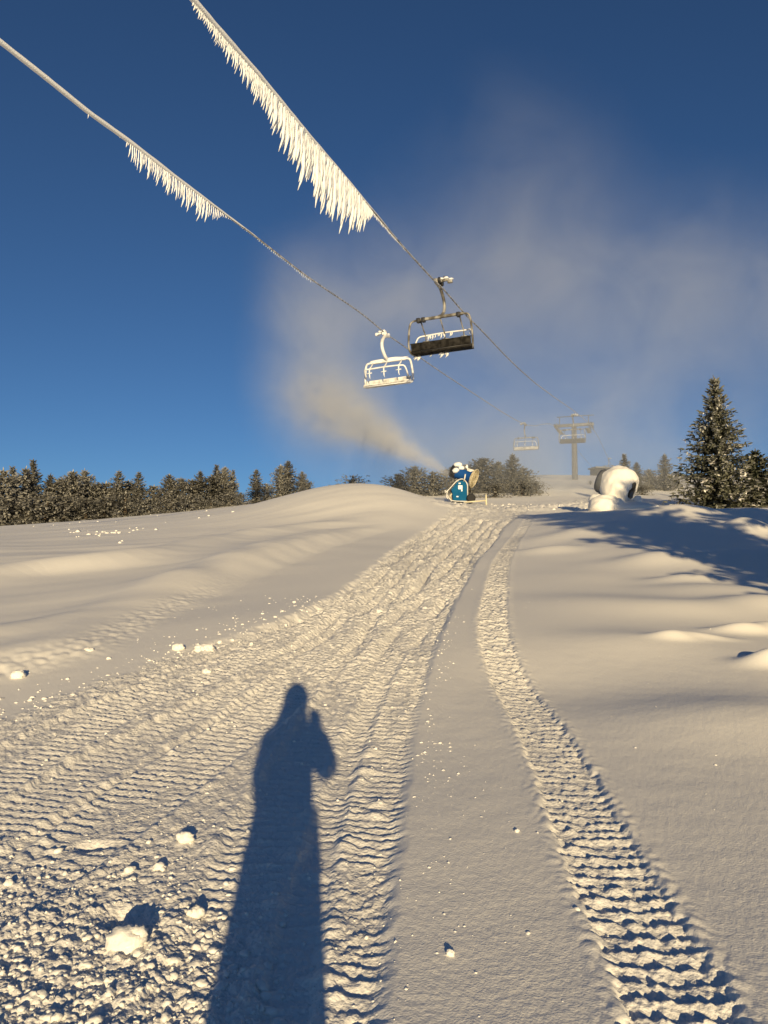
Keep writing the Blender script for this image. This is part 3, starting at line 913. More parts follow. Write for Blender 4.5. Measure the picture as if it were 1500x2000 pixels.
def chair(label, loc, heading, frosted, dark_seat, icy, roll=0.0, group='chairs of the lift'):
    """a six-seat chair; local Y is the way its riders face, the rope runs along Y"""
    q = random.Random(int(loc.y * 10))
    root = empty('lift_chair', loc, heading)
    root.rotation_euler = (0, roll, heading)
    tag(root, label, 'lift chair', group)
    metal = M_CHAIRRIME if frosted else M_CHAIRMETAL
    t_ = 1.35 if frosted else 1.0
    g = MB()                                                     # the grip on the rope
    g.box((0, 0, -0.02), (0.16, 0.62, 0.16), bev=0.03)
    g.box((0.10, 0.12, 0.10), (0.22, 0.42, 0.14), Euler((0.25, 0, 0)).to_matrix(), bev=0.03)
    g.box((0.05, -0.22, 0.05), (0.30, 0.14, 0.10), Euler((0, 0.2, 0)).to_matrix(), bev=0.02)
    gp = g.build('grip', M_CHAIRRIME if frosted else M_CHAIRMETAL, root)
    for s in (-1, 1):
        M = Matrix.Translation((0.14, s * 0.24, 0.03)) @ Matrix.Rotation(math.pi / 2, 4, 'Y')
        w = MB().lathe([(0.02, -0.05), (0.10, -0.05), (0.12, -0.02), (0.12, 0.02), (0.10, 0.05), (0.02, 0.05)], 14, M)
        w.build('roller', M_DARK if not frosted else M_CHAIRRIME, gp)
    lv_ = MB()
    lv_.tube([(0.05, 0.05, 0.06), (0.42, 0.10, 0.10), (0.60, 0.14, 0.02)], 0.05, 7)
    lv_.box((0.52, 0.14, 0.02), (0.22, 0.16, 0.12), bev=0.03)
    lv_.tube([(0.25, 0.1, 0.1), (0.28, 0.1, 0.3)], 0.03, 6)
    lv_.build('grip_lever', metal, gp)
    for (cx, cz, r) in ((0.12, 0.17, 0.10), (0.36, 0.19, 0.09), (0.58, 0.11, 0.08)):
        MB().blob((cx, 0.1, cz), (r * 1.4, r * 1.4, r * 0.6), q.randrange(99), 0.35, 2.2).build('snow_cap', M_RIME, gp)
    arm = smooth_line([(0.02, 0, -0.05), (0.05, 0.32, -0.22), (0.07, 0.68, -0.60), (0.07, 0.66, -1.0), (0.04, 0.34, -1.34), (0, 0.0, -1.5)], 6)
    MB().tube(arm, 0.07 * t_, 10).build('hanger_arm', metal, root)
    W = 1.36
    fr = MB()
    ybar = 0.0
    fr.box((0, ybar, -1.53), (2.1, 0.14 * t_, 0.12 * t_), bev=0.03)
    for s in (-1, 1):
        side = smooth_line([(s * 0.98, ybar, -1.53), (s * 1.25, ybar, -1.57), (s * W, ybar - 0.02, -1.78), (s * (W + 0.06), ybar - 0.05, -2.3), (s * (W + 0.07), ybar - 0.05, -2.72),
                            (s * (W + 0.03), ybar + 0.12, -2.93), (s * (W - 0.04), ybar + 0.45, -2.95)], 6)
        fr.tube(side, 0.046 * t_, 8)
    f_o = fr.build('frame', metal, root)
    if frosted:
        MB().blob((0, ybar, -1.45), (1.1, 0.12, 0.09), 3, 0.30, 3.0, 3).build('snow_cap', M_RIME, f_o)
    else:
        for s in (-0.95, -0.72, 0.85):
            MB().box((s, ybar, -1.55), (0.16, 0.22, 0.2), bev=0.03).build('pivot_block', M_DARK, f_o)
    seatm = M_SEATDARK if dark_seat else M_SEATRIME
    for i in range(6):                                            # six seats side by side
        xx = -1.12 + i * 0.448
        st_ = MB()
        st_.box((xx, 0.27, -2.93), (0.444, 0.50, 0.075), Euler((0.10, 0, 0)).to_matrix(), bev=0.02)
        st_.build('seat', seatm, root)
        bk = MB()
        bk.box((xx, 0.0, -2.72), (0.444, 0.065, 0.33), Euler((0.16, 0, 0)).to_matrix(), bev=0.02)
        bk.build('backrest', seatm, root)
    bt = MB()
    bt.tube([(-W, 0.06, -2.90), (W, 0.06, -2.90)], 0.035, 7)
    bt.tube([(-W, 0.44, -2.99), (W, 0.44, -2.99)], 0.03, 7)
    bt.tube([(-W, -0.02, -2.57), (W, -0.02, -2.57)], 0.03, 7)
    bt.build('seat_rail', M_DARK if dark_seat else metal, root)
    sb = MB()                                                     # raised safety bar with its three foot rests
    sb.tube(smooth_line([(-1.22, 0.16, -2.62), (-1.24, 0.46, -2.36), (-1.16, 0.62, -2.12), (-0.9, 0.66, -2.06), (0, 0.66, -2.04), (0.9, 0.66, -2.06), (1.18, 0.62, -2.06), (1.26, 0.4, -2.2), (1.28, 0.16, -2.4)], 5), 0.034 * t_, 8)
    s_o = sb.build('safety_bar', M_CHAIRRIME, root)
    for xx in (-0.86, 0.02, 0.88):
        fb = MB()
        fb.tube([(xx, 0.05, -1.56), (xx + 0.01, 0.36, -1.85), (xx + 0.02, 0.66, -2.06), (xx + 0.02, 0.70, -2.32)], 0.03 * t_, 7)
        fb.tube([(xx - 0.14, 0.70, -2.30), (xx + 0.18, 0.70, -2.31)], 0.022 * t_, 6)
        fo = fb.build('foot_rest', metal, root)
        ic = bpy.data.objects.new('icicle', ICE[q.randrange(7)]); COL.objects.link(ic); ic.parent = fo
        ic.location = (xx + 0.02, 0.70, -2.28); ic.scale = (0.55, 0.55, 0.36)
    if icy:
        for k in range(14):
            xx = q.uniform(-0.8, 0.75)
            ic = bpy.data.objects.new('icicle', ICE[q.randrange(7)]); COL.objects.link(ic); ic.parent = s_o
            ic.location = (xx, 0.66, -2.07); ic.scale = (0.45, 0.45, q.uniform(0.08, 0.24))
        for k in range(16):
            xx = -1.3 + 1.7 * q.random() ** 1.4
            ic = bpy.data.objects.new('icicle', ICE[q.randrange(7)]); COL.objects.link(ic); ic.parent = f_o
            ic.location = (xx, 0.44, -2.98); ic.scale = (0.8, 0.8, q.uniform(0.1, 0.26))
    return root


HEAD = math.atan2(LDIR.y, LDIR.x) - math.pi / 2
DOWN = Vector((0, 0, -0.02))
chair('dark chair heading uphill on the right rope, larger and nearer, icicles under its seat', rope_point(1, 862, 553) + DOWN + Vector((-0.16, 0, 0.03)), HEAD, False, True, True, R(-2.5))
chair('white rime-covered chair on the left rope, just below and left of the dark chair', rope_point(2, 752, 653) + DOWN + Vector((0.1, 0, 0)), HEAD + math.pi, True, False, False, R(2.5))
chair('faint distant chair on the left rope, hanging left of the tower', rope_point(2, 1027, 829) + DOWN, HEAD + math.pi, False, False, False)
chair('distant chair on the right rope hanging right in front of the tower head', rope_point(1, 1117, 812) + DOWN, HEAD, False, True, False)
chair('farthest chair, a thin mark low beyond the tower', beyond1 + DOWN, HEAD, False, True, False)

# the tower
mid = (T1 + T2) / 2
gz = zg(mid.x, mid.y)
tw = empty('lift_tower', (mid.x, mid.y, gz), HEAD)
tag(tw, 'grey steel lift tower with a crossarm, half lost in the snow mist', 'lift tower')
topz = mid.z - gz + 0.1
half = (T1 - T2).length / 2
MB().tube([(0, 0, -1.0), (0, 0, topz * 0.5), (0, 0, topz)], [0.44, 0.40, 0.36], 16).build('pole', M_GREY, tw)
MB().box((0, 0, topz + 0.18), (half * 2 + 0.5, 0.42, 0.42), bev=0.05).build('crossarm', M_GREY, tw)
lf = MB()
for s in (-1, 1):
    lf.tube([(s * (half - 0.5), 0, topz + 0.3), (s * (half - 0.5), 0, topz + 1.5)], 0.06, 6)
lf.tube([(-half + 0.1, 0, topz + 1.5), (half + 0.3, 0, topz + 1.5)], 0.06, 6)
lf.build('lifting_frame', M_GREY, tw)
for s in (-1, 1):
    sh = MB()
    sh.box((s * half, 0, topz - 0.22), (0.14, 4.6, 0.22), bev=0.03)
    so = sh.build('sheave_beam', M_GREY, tw)
    for i in range(8):
        M = Matrix.Translation((s * half, -2.1 + i * 0.6, topz - 0.02)) @ Matrix.Rotation(math.pi / 2, 4, 'Y')
        MB().lathe([(0.03, -0.06), (0.20, -0.06), (0.17, 0), (0.20, 0.06), (0.03, 0.06)], 14, M).build('sheave', M_DARK, so)
    pf = MB()
    pf.box((s * (half - 0.55), 0, topz - 0.75), (0.6, 4.4, 0.06))
    for yy in (-2.1, -1.05, 0, 1.05, 2.1):
        pf.tube([(s * (half - 0.30), yy, topz - 0.75), (s * (half - 0.30), yy, topz + 0.25)], 0.03, 5)
    pf.tube([(s * (half - 0.30), -2.1, topz + 0.25), (s * (half - 0.30), 2.1, topz + 0.25)], 0.03, 5)
    pf.build('maintenance_platform', M_GREY, tw)
ld = MB()
for s in (-1, 1):
    ld.tube([(s * 0.2, -0.62, 1.0), (s * 0.2, -0.55, topz)], 0.03, 5)
for i in range(int(topz / 0.45)):
    ld.tube([(-0.2, -0.6, 1.2 + i * 0.42), (0.2, -0.6, 1.2 + i * 0.42)], 0.02, 5)
ld.build('ladder', M_GREY, tw)

# far hut roof beyond the piste
hp = at(1172, 933, 140.0); hp.z = zg(hp.x, hp.y)
hut = empty('hut', hp, 0.2)
tag(hut, 'dark low hut far up on the skyline, right of the tower foot', 'hut')
MB().box((0, 0, 0.6), (2.6, 2.6, 1.4)).build('wall', M_DARK, hut)
rf = MB(); rf.box((0, 0, 1.42), (3.2, 3.2, 0.24), bev=0.04); rf.build('roof', M_GREY, hut)

# ----------------------------------------------------------------- the working snow gun
gp = gpt(899, 47.2)
gun = empty('snow_gun', gp + Vector((0, 0, 0.02)), 0)
tag(gun, 'blue fan snow gun on a wheeled frame, blowing mist from the crest of the hill', 'snow gun')
# control cabinet, front face to the viewer
cab = bmesh.new()
outl = [(-0.46, 0.10), (0.39, 0.10), (0.38, 1.20), (0.20, 1.36), (-0.14, 1.32), (-0.56, 0.82), (-0.50, 0.5)]
vf = [cab.verts.new((x, -0.28, z)) for x, z in outl]; vb = [cab.verts.new((x, 0.28, z)) for x, z in outl]
cab.faces.new(vf); cab.faces.new(vb[::-1])
for i in range(len(outl)):
    j = (i + 1) % len(outl)
    cab.faces.new((vf[j], vf[i], vb[i], vb[j]))
bmesh.ops.recalc_face_normals(cab, faces=cab.faces)
bmesh.ops.bevel(cab, geom=cab.edges[:], offset=0.02, segments=2, affect='EDGES')
mb = MB(); cab.verts.ensure_lookup_table(); mb.add([v.co for v in cab.verts], [[v.index for v in f.verts] for f in cab.faces]); cab.free()
co_ = mb.build('cabinet', M_TEAL, gun, smooth=False)
st_ = MB(); st_.box((-0.02, -0.285, 0.93), (0.26, 0.012, 0.24)); st_.box((0.07, -0.285, 0.75), (0.08, 0.012, 0.14)); st_.build('sticker', M_STICK, co_, smooth=False)
st_ = MB(); st_.box((-0.20, -0.285, 0.36), (0.12, 0.012, 0.07)); st_.build('sticker', M_STICK, co_, smooth=False)
st_ = MB(); st_.box((-0.06, -0.285, 1.17), (0.12, 0.012, 0.08)); st_.build('sticker', M_STICK, co_, smooth=False)
tb = MB()
for yy in (-0.33, 0.33):
    tb.tube(smooth_line([(-0.95, yy, 0.72), (-0.82, yy, 0.70), (-0.45, yy, 1.1), (-0.18, yy, 1.36), (0.16, yy, 1.42), (0.40, yy, 1.10), (0.42, yy, 0.5), (0.44, yy, 0.08)], 5), 0.03, 8)
    tb.tube(smooth_line([(-0.80, yy, 0.68), (-0.84, yy, 0.48), (-0.70, yy, 0.26), (-0.48, yy, 0.10), (0.44, yy, 0.06), (0.8, yy, 0.05)], 5), 0.03, 8)
tb.tube([(-0.95, -0.33, 0.72), (-0.95, 0.33, 0.72)], 0.035, 7)
tb.tube([(0.44, -0.33, 0.06), (0.44, 0.33, 0.06)], 0.035, 7)
tb.build('tube_frame', M_CREAM, gun)
for yy in (-0.42, 0.42):
    M = Matrix.Translation((0.62, yy, 0.26)) @ Matrix.Rotation(math.pi / 2, 4, 'X')
    wh = MB().lathe([(0.12, -0.09), (0.22, -0.10), (0.27, -0.07), (0.28, 0), (0.27, 0.07), (0.22, 0.10), (0.12, 0.09)], 20, M).build('wheel', M_RUBBER, gun)
    MB().lathe([(0.02, -0.06), (0.13, -0.085), (0.13, 0.085), (0.02, 0.06)], 14, M).build('rim', M_CREAM, wh)
MB().tube([(0.62, -0.42, 0.26), (0.62, 0.42, 0.26)], 0.03, 6).build('axle', M_DARK, gun)
# barrel: axis from the inlet guard at the right, up to the muzzle at the left
AX = Vector((-0.84, 0.36, 0.36)).normalized()
bc = Vector((0.28, 0.0, 1.72))
BM = Matrix.Translation(bc) @ AX.to_track_quat('Z', 'Y').to_matrix().to_4x4()
MB().lathe([(0.50, -0.62), (0.42, -0.5), (0.36, -0.3), (0.36, 0.45), (0.40, 0.5), (0.40, 0.55), (0.33, 0.56), (0.33, 0.3), (0.05, 0.2)], 28, BM, cap=False).build('barrel', M_BLUE, gun)
MB().lathe([(0.41, 0.50), (0.43, 0.52), (0.42, 0.86), (0.38, 0.87), (0.37, 0.56)], 28, BM, cap=False).build('nozzle_ring', M_DARK, gun)
gd = MB()
for r in (0.10, 0.22, 0.34, 0.46, 0.575):
    gd.tube([BM @ Vector((r * math.cos(a), r * math.sin(a), -0.66 - 0.06 * (1 - r / 0.6))) for a in np.linspace(0, 2 * math.pi, 25)], 0.02 if r < 0.5 else 0.045, 6, caps=False)
for k in range(20):
    a = 2 * math.pi * k / 20
    gd.tube([BM @ Vector((0.05 * math.cos(a), 0.05 * math.sin(a), -0.72)), BM @ Vector((0.575 * math.cos(a), 0.575 * math.sin(a), -0.66))], 0.014, 5)
gd.build('inlet_guard', M_MESHTAN, gun)
MB().lathe([(0.02, -0.60), (0.55, -0.62), (0.57, -0.58), (0.44, -0.50)], 28, BM, cap=False).build('inlet_bell', M_MESHTAN, gun)
fn = MB()
for k in range(6):
    a = 2 * math.pi * k / 6
    fn.add([BM @ Vector(p) for p in ((0.05 * math.cos(a), 0.05 * math.sin(a), -0.3), (0.34 * math.cos(a), 0.34 * math.sin(a), -0.34), (0.34 * math.cos(a + 0.5), 0.34 * math.sin(a + 0.5), -0.26), (0.05 * math.cos(a + 0.5), 0.05 * math.sin(a + 0.5), -0.28))], [(0, 1, 2, 3)])
fn.build('fan', M_DARK, gun)
yk = MB()
for yy in (-0.44, 0.44):
    yk.tube([(0.2, yy * 0.7, 1.30), (0.24, yy, 1.5), tuple(bc + Vector((0, yy, 0)))], 0.045, 7)
yk.build('yoke', M_CREAM, gun)
sc_ = MB()
sc_.blob(BM @ Vector((0.40, 0.0, 0.42)) + Vector((-0.05, 0, 0.10)), (0.22, 0.22, 0.17), 4, 0.3)
sc_.blob(bc + Vector((-0.42, -0.1, 0.62)), (0.28, 0.2, 0.15), 5, 0.3)
sc_.blob(bc + Vector((0.06, -0.05, 0.48)), (0.17, 0.17, 0.2), 6, 0.3)
sc_.blob(bc + Vector((-0.2, -0.1, 0.42)), (0.2, 0.2, 0.14), 8, 0.3)
sc_.build('snow_cap', M_RIME, gun)
mo = MB(); mo.tube([bc + Vector((0.02, -0.1, 0.30)), bc + Vector((0.02, -0.1, 0.62))], 0.12, 12)
mo.build('pump_motor', M_GREY, gun)
fa = MB()
fa.add([bc + Vector(p) for p in ((0.12, -0.3, 0.40), (0.62, -0.3, 0.26), (0.62, 0.25, 0.26), (0.12, 0.25, 0.40), (0.12, -0.36, 0.22), (0.62, -0.40, 0.05), (0.62, 0.3, 0.05), (0.12, 0.3, 0.22))],
       [(0, 1, 2, 3), (4, 5, 1, 0), (7, 3, 2, 6), (0, 3, 7, 4), (1, 5, 6, 2)])
fa.build('shroud', M_CREAM, gun, smooth=False)
MB().tube(smooth_line([(-0.55, -0.1, 0.14), (-0.62, -0.1, 0.40), (-0.48, -0.1, 0.56), (-0.40, -0.1, 0.3)], 5), 0.06, 7).build('hose', M_MESHTAN, gun)

# hydrant rail beside it
rp_ = gpt(930, 46.2)
rail = empty('pipe_rail', rp_, 0.05)
tag(rail, 'pale yellow pipe with a short upright end, right of the snow gun', 'pipe')
MB().tube([(-0.75, 0, 0.14), (0.62, 0.1, 0.26)], 0.045, 8).build('pipe', M_YELLOW, rail)
MB().tube([(0.64, 0.1, -0.2), (0.62, 0.1, 0.62)], 0.055, 8).build('post', M_YELLOW, rail)

# ----------------------------------------------------------------- the second gun, buried in snow
bp = gpt(1207, 36.0)
bg = empty('snow_gun', Vector((bp.x, bp.y, at(1207, 986, 36).z - 0.15)), 0)
tag(bg, 'idle snow gun plastered in a round ball of snow, only its dark fan showing', 'snow gun')
AX2 = Vector((0.80, -0.48, -0.36)).normalized()
c2 = Vector((0.10, 0.10, 1.02))
B2 = Matrix.Translation(c2) @ AX2.to_track_quat('Z', 'Y').to_matrix().to_4x4()
MB().lathe([(0.40, -1.04), (0.52, -1.02), (0.58, -0.9), (0.62, -0.2)], 30, B2).build('barrel', M_GREY, bg)  # steel grey stands in for shade on the snow-caked drum
# one ball of wind-packed snow, hollow where the fan looks out
bm = bmesh.new()
bmesh.ops.create_icosphere(bm, subdivisions=5, radius=1.0)
V = np.array([v.co[:] for v in bm.verts])
ax = np.array(AX2[:])
ca = V @ ax
nz = fbm(V[:, 0] * 1.4 + 3, V[:, 2] * 1.4 + V[:, 1] * 1.1, 3)
drape = np.abs(pn(V[:, 0] * 3.4 + 0.6 * V[:, 2], V[:, 2] * 0.9 + 4)) * np.clip(-V[:, 1], 0, 1) * sstep(0.5, -0.3, V[:, 2])
rad0 = 0.99 * (1 + 0.10 * nz - 0.15 * drape + 0.045 * np.abs(pn(V[:, 0] * 5 + 2, V[:, 2] * 5 + V[:, 1] * 3)))
hollow = sstep(0.72, 0.86, ca + 0.16 * pn(V[:, 0] * 3, V[:, 2] * 3 + V[:, 1] * 2) - 0.10 * sstep(0.0, 0.5, V[:, 2]))
rad0 = rad0 * (1 - 0.36 * hollow)
V = V * rad0[:, None] * np.array([0.97, 0.97, 1.0]) + np.array(c2[:])
cap = MB(); cap.add(V.tolist(), [[v.index for v in f.verts] for f in bm.faces]); bm.free()
cap.build('snow_cap', M_SNOW, bg)
MB().lathe([(0.01, 0.66), (0.42, 0.66), (0.46, 0.62)], 26, B2).build('inlet_screen', M_DARK, bg)
bl = MB()
for k in range(5):
    a = 2 * math.pi * k / 5
    bl.add([B2 @ Vector(p) for p in ((0.06 * math.cos(a), 0.06 * math.sin(a), 0.66), (0.38 * math.cos(a), 0.38 * math.sin(a), 0.63), (0.38 * math.cos(a + 0.35), 0.38 * math.sin(a + 0.35), 0.72), (0.06 * math.cos(a + 0.35), 0.06 * math.sin(a + 0.35), 0.69))], [(0, 1, 2, 3)])
bl.build('fan', M_GREY, bg)
fo = MB()
fo.blob((-0.80, -0.55, 0.02), (0.72, 0.8, 0.56), 16, 0.12, 1.4, 4)
fo.blob((-1.05, -0.15, 0.30), (0.36, 0.4, 0.36), 19, 0.16, 1.5, 3)
fo.blob((-0.30, -0.85, 0.05), (0.42, 0.4, 0.34), 21, 0.16, 1.5, 3)
fo.blob((0.72, -0.62, 0.30), (0.20, 0.2, 0.24), 22, 0.2, 1.5, 3)
fo.blob((0.35, -0.55, -0.12), (1.4, 0.9, 0.40), 17, 0.10, 1.4, 4)
fo.build('snow_skirt', M_SNOW, bg)
MB().tube([(-0.85, 0.3, 0.05), (-0.68, 0.25, 1.25)], 0.07, 8).build('support', M_GREY, bg)

# ----------------------------------------------------------------- loose snow
def lump_arrays():
    out = []
    for k in range(10):
        bm = bmesh.new()
        bmesh.ops.create_icosphere(bm, subdivisions=2 if k < 4 else 1, radius=1.0)
        V = np.array([v.co[:] for v in bm.verts])
        d = 1 + 1.0 * pn(V[:, 0] * 1.3 + 5 * k, V[:, 1] * 1.3 + V[:, 2] * 1.1) + 0.7 * pn(V[:, 0] * 2.9 + k, V[:, 2] * 2.9 + V[:, 1])
        V = V * d[:, None]
        V[:, 2] *= 0.78
        out.append((V, np.array([[v.index for v in f.verts] for f in bm.faces])))
        bm.free()
    return out


LA = lump_arrays()


def clods(name, label, X, Y, RAD):
    Z = snow_height(X, Y)
    VV = []; FF = []; o = 0
    for x, y, z, r in zip(X, Y, Z, RAD):
        big_one = r * 770 / max(1.0, y) > 3.5
        V, F = LA[rng.integers(0, 4) if big_one else rng.integers(4, 10)]
        a = rng.uniform(0, 6.28); ca, sa = math.cos(a), math.sin(a)
        sc = r * rng.uniform(0.75, 1.25, 3)
        P = V * sc
        Q = np.stack([P[:, 0] * ca - P[:, 1] * sa + x, P[:, 0] * sa + P[:, 1] * ca + y, P[:, 2] + z - r * 0.12], -1)
        VV.append(Q); FF.append(F + o); o += len(Q)
    V = np.concatenate(VV).astype(np.float32); F = np.concatenate(FF).astype(np.int32)
    me = bpy.data.meshes.new(name)
    me.vertices.add(len(V)); me.vertices.foreach_set('co', V.ravel())
    me.loops.add(F.size); me.loops.foreach_set('vertex_index', F.ravel())
    me.polygons.add(len(F)); me.polygons.foreach_set('loop_start', np.arange(len(F), dtype=np.int32) * 3)
    me.update(calc_edges=True)
    me.polygons.foreach_set('use_smooth', np.ones(len(F), bool))
    me.materials.append(M_CLOD)
    ob = bpy.data.objects.new(name, me); COL.objects.link(ob)
    print(name, len(X), len(F))
    return tag(ob, label, kind='stuff')


X = []; Y = []; RD = []


def put(n, fx, fy, fr):
    for _ in range(n):
        y = fy(); x = fx(y)
        if x is None: continue
        X.append(x); Y.append(y); RD.append(fr())


xl_at = lambda y: float(np.interp(y, _rl_y, _rl_x))
xr_at = lambda y: float(np.interp(y, _rr_y, _rr_x))
ln = lambda m, s, mx: min(mx, m * math.exp(rng.normal(0, s)))
# broken snow low on the left
put(2100, lambda y: -0.12 * y - 0.48 * y * rng.random() ** 0.8, lambda: 2.3 + abs(rng.normal(0, 0.75)), lambda: ln(0.0068, 0.6, 0.026))
# over the packed track
put(1100, lambda y: rng.uniform(max(xl_at(y), -0.55 * y), xr_at(y)), lambda: 2.6 + 9 * rng.random() ** 1.5, lambda: ln(0.0062, 0.5, 0.024))
# spilled along its left side
put(300, lambda y: xl_at(y) + 0.2 - abs(rng.normal(0, 0.40)), lambda: rng.uniform(6.0, 13.0), lambda: ln(0.0105, 0.55, 0.04))
put(120, lambda y: xl_at(y) + 0.1 - abs(rng.normal(0, 0.9)), lambda: rng.uniform(6.0, 13.0), lambda: ln(0.010, 0.5, 0.035))
# a few on the smooth snow between the tracks
put(150, lambda y: xr_at(y) + abs(rng.normal(0, 0.28)), lambda: rng.uniform(2.4, 6.0), lambda: ln(0.0042, 0.55, 0.012))
put(90, lambda y: xr_at(y) + 0.02 + abs(rng.normal(0, 0.10)), lambda: rng.uniform(5.0, 11.0), lambda: ln(0.007, 0.5, 0.02))
put(60, lambda y: rng.uniform(0.02, 0.44) * y, lambda: rng.uniform(3.0, 14.0), lambda: ln(0.006, 0.4, 0.014))
clods('snow_crumbs', 'loose crumbs of snow scattered along the packed track', np.array(X), np.array(Y), np.array(RD))
X = []; Y = []; RD = []
for (px, py, n, sp, r) in [(232, 1040, 20, 0.6, 0.075), (205, 1036, 5, 0.8, 0.05), (150, 1022, 7, 1.2, 0.06), (168, 1048, 4, 0.3, 0.06), (240, 1058, 2, 0.3, 0.05),
                           (960, 988, 46, 2.4, 0.06), (1090, 992, 46, 1.8, 0.065), (1020, 992, 40, 1.8, 0.06), (120, 1012, 8, 2.5, 0.06), (330, 1004, 5, 3.0, 0.06), (400, 1012, 4, 1.0, 0.07)]:
    cx, cy2 = to_ground(px, py)
    for _ in range(n):
        X.append(cx + rng.normal(0, sp)); Y.append(cy2 + rng.normal(0, sp)); RD.append(ln(r, 0.4, r * 1.8))
clods('snow_rubble', 'churned snow blocks on the crest and before the left trees', np.array(X), np.array(Y), np.array(RD))

for k, (px, py, r, lab) in enumerate([
        (245, 1845, 0.066, 'largest broken lump of snow low on the left, with a dark hollow behind it'),
        (362, 1640, 0.038, 'rounded lump of snow on the track left of the shadow figure'),
        (312, 1692, 0.028, 'pair-like small lump below the rounded lump on the left track'),
        (383, 1778, 0.034, 'lump of snow close beside the left edge of the long shadow'),
        (174, 1274, 0.055, 'smooth lump of snow alone on the left bank above the track'),
        (36, 1318, 0.062, 'snow lump near the left edge of the picture on the bank'),
        (348, 1267, 0.06, 'left one of two rounded blocks at the side of the packed track'),
        (400, 1266, 0.07, 'right and longer one of two rounded blocks at the side of the track'),
        (404, 1306, 0.050, 'small lump on the track just below the two rounded blocks'),
        (742, 1184, 0.05, 'single bright lump in the middle of the packed track halfway up'),
        (880, 1870, 0.016, 'largest small pellet on the smooth snow between the two tracks'),
        (1010, 1630, 0.012, 'small pellet on the smooth snow beside the right-hand track')]):
    x, y = to_ground(px, py)
    V, F = LA[k % 4]
    rot = Matrix.Rotation(1.7 * k, 3, 'Z')
    mb = MB()
    g = random.Random(k)
    core = (r * 1.15, r * 0.9, r * 0.85) if k != 7 else (r * 1.7, r * 0.8, r * 0.8)
    mb.blob((0, 0, r * 0.3), core, 20 + k, 0.32, 1.7, 3)
    for j in range(5 if r > 0.03 and k not in (4, 5) else 1):
        rr_ = r * g.uniform(0.3, 0.5)
        mb.blob((g.uniform(-0.8, 0.8) * r, g.uniform(-0.7, 0.3) * r, r * g.uniform(0.1, 0.8)), (rr_, rr_, rr_), 50 + j + k * 7, 0.35, 1.7, 2)
    o = mb.build('snow_lump', M_CLOD, None)
    o.location = (x, y, zg(x, y))
    tag(o, lab, 'snow lump', 'lumps of snow lying about the track')

# ----------------------------------------------------------------- the photographer, who stands behind the camera and throws the long shadow
def skin_body(name, joints, edges, radii, mat, parent=None, sub=2):
    me = bpy.data.meshes.new(name)
    me.from_pydata(joints, edges, [])
    o = bpy.data.objects.new(name, me); COL.objects.link(o)
    m = o.modifiers.new('skin', 'SKIN'); m.use_smooth_shade = True
    for i, r in enumerate(radii):
        sv = me.skin_vertices[0].data[i]
        sv.radius = r if isinstance(r, tuple) else (r, r)
        sv.use_root = (i == 0)
    s_ = o.modifiers.new('sub', 'SUBSURF'); s_.levels = sub; s_.render_levels = sub
    dg = bpy.context.evaluated_depsgraph_get()
    new = bpy.data.meshes.new_from_object(o.evaluated_get(dg))
    bpy.data.objects.remove(o)
    new.materials.clear(); new.materials.append(mat)
    ob = bpy.data.objects.new(name, new); COL.objects.link(ob)
    if parent: ob.parent = parent
    return ob


PX0, PY0 = -0.145, -0.42
pz = zg(PX0, PY0)
pers = empty('person', (PX0, PY0, pz))
tag(pers, 'person in hooded coat holding up a phone, casting the long shadow on the track', 'person')
J = [(0, 0, 0.98), (0, 0, 1.22), (0, 0.01, 1.44), (0, 0.02, 1.56), (0.03, 0.04, 1.66), (0.03, 0.05, 1.76),       # pelvis, chest, neck base, neck, head
     (-0.14, 0, 1.44), (-0.155, 0.10, 1.16), (-0.03, 0.28, 1.14),                                               # left arm bent across the front
     (0.17, 0.02, 1.44), (0.29, 0.10, 1.22), (0.19, 0.33, 1.46),                                               # right arm raised with the phone
     (-0.055, 0, 0.92), (-0.06, 0.02, 0.50), (-0.07, -0.02, 0.09), (-0.07, 0.15, 0.04),
     (0.115, 0, 0.92), (0.12, 0.02, 0.50), (0.13, -0.02, 0.09), (0.13, 0.15, 0.04)]
E = [(0, 1), (1, 2), (2, 3), (3, 4), (4, 5), (2, 6), (6, 7), (7, 8), (2, 9), (9, 10), (10, 11), (0, 12), (12, 13), (13, 14), (14, 15), (0, 16), (16, 17), (17, 18), (18, 19)]
RAD = [(0.17, 0.12), (0.17, 0.12), (0.12, 0.10), 0.062, (0.08, 0.095), (0.082, 0.095), 0.072, 0.056, 0.040, 0.072, 0.056, 0.040, 0.095, 0.066, 0.05, 0.04, 0.095, 0.066, 0.05, 0.04]
skin_body('body', J, E, RAD, M_SKIN, pers)
cj = [(0, 0, 1.0), (0, 0, 1.22), (0, 0.0, 1.42), (-0.13, 0, 1.41), (-0.15, 0.10, 1.15), (-0.03, 0.26, 1.13), (0.16, 0.02, 1.41), (0.295, 0.10, 1.20), (0.205, 0.30, 1.42)]
ce = [(0, 1), (1, 2), (2, 3), (3, 4), (4, 5), (2, 6), (6, 7), (7, 8)]
skin_body('coat', cj, ce, [(0.22, 0.17), (0.21, 0.16), (0.15, 0.14), 0.105, 0.085, 0.065, 0.105, 0.085, 0.062], M_CLOTH, pers)
sk = MB()
prof = [(0.225, 1.06), (0.23, 0.9), (0.24, 0.7), (0.25, 0.5)]
ring = []
for r, z in prof:
    for k in range(20):
        a = 2 * math.pi * k / 20
        ring.append((0.03 + r * math.cos(a) * 0.86 + (1.06 - z) * 0.0, r * 0.72 * math.sin(a), z))
sk.add(ring, [(i * 20 + k, i * 20 + (k + 1) % 20, (i + 1) * 20 + (k + 1) % 20, (i + 1) * 20 + k) for i in range(3) for k in range(20)])
sk.build('coat_skirt', M_CLOTH, pers)
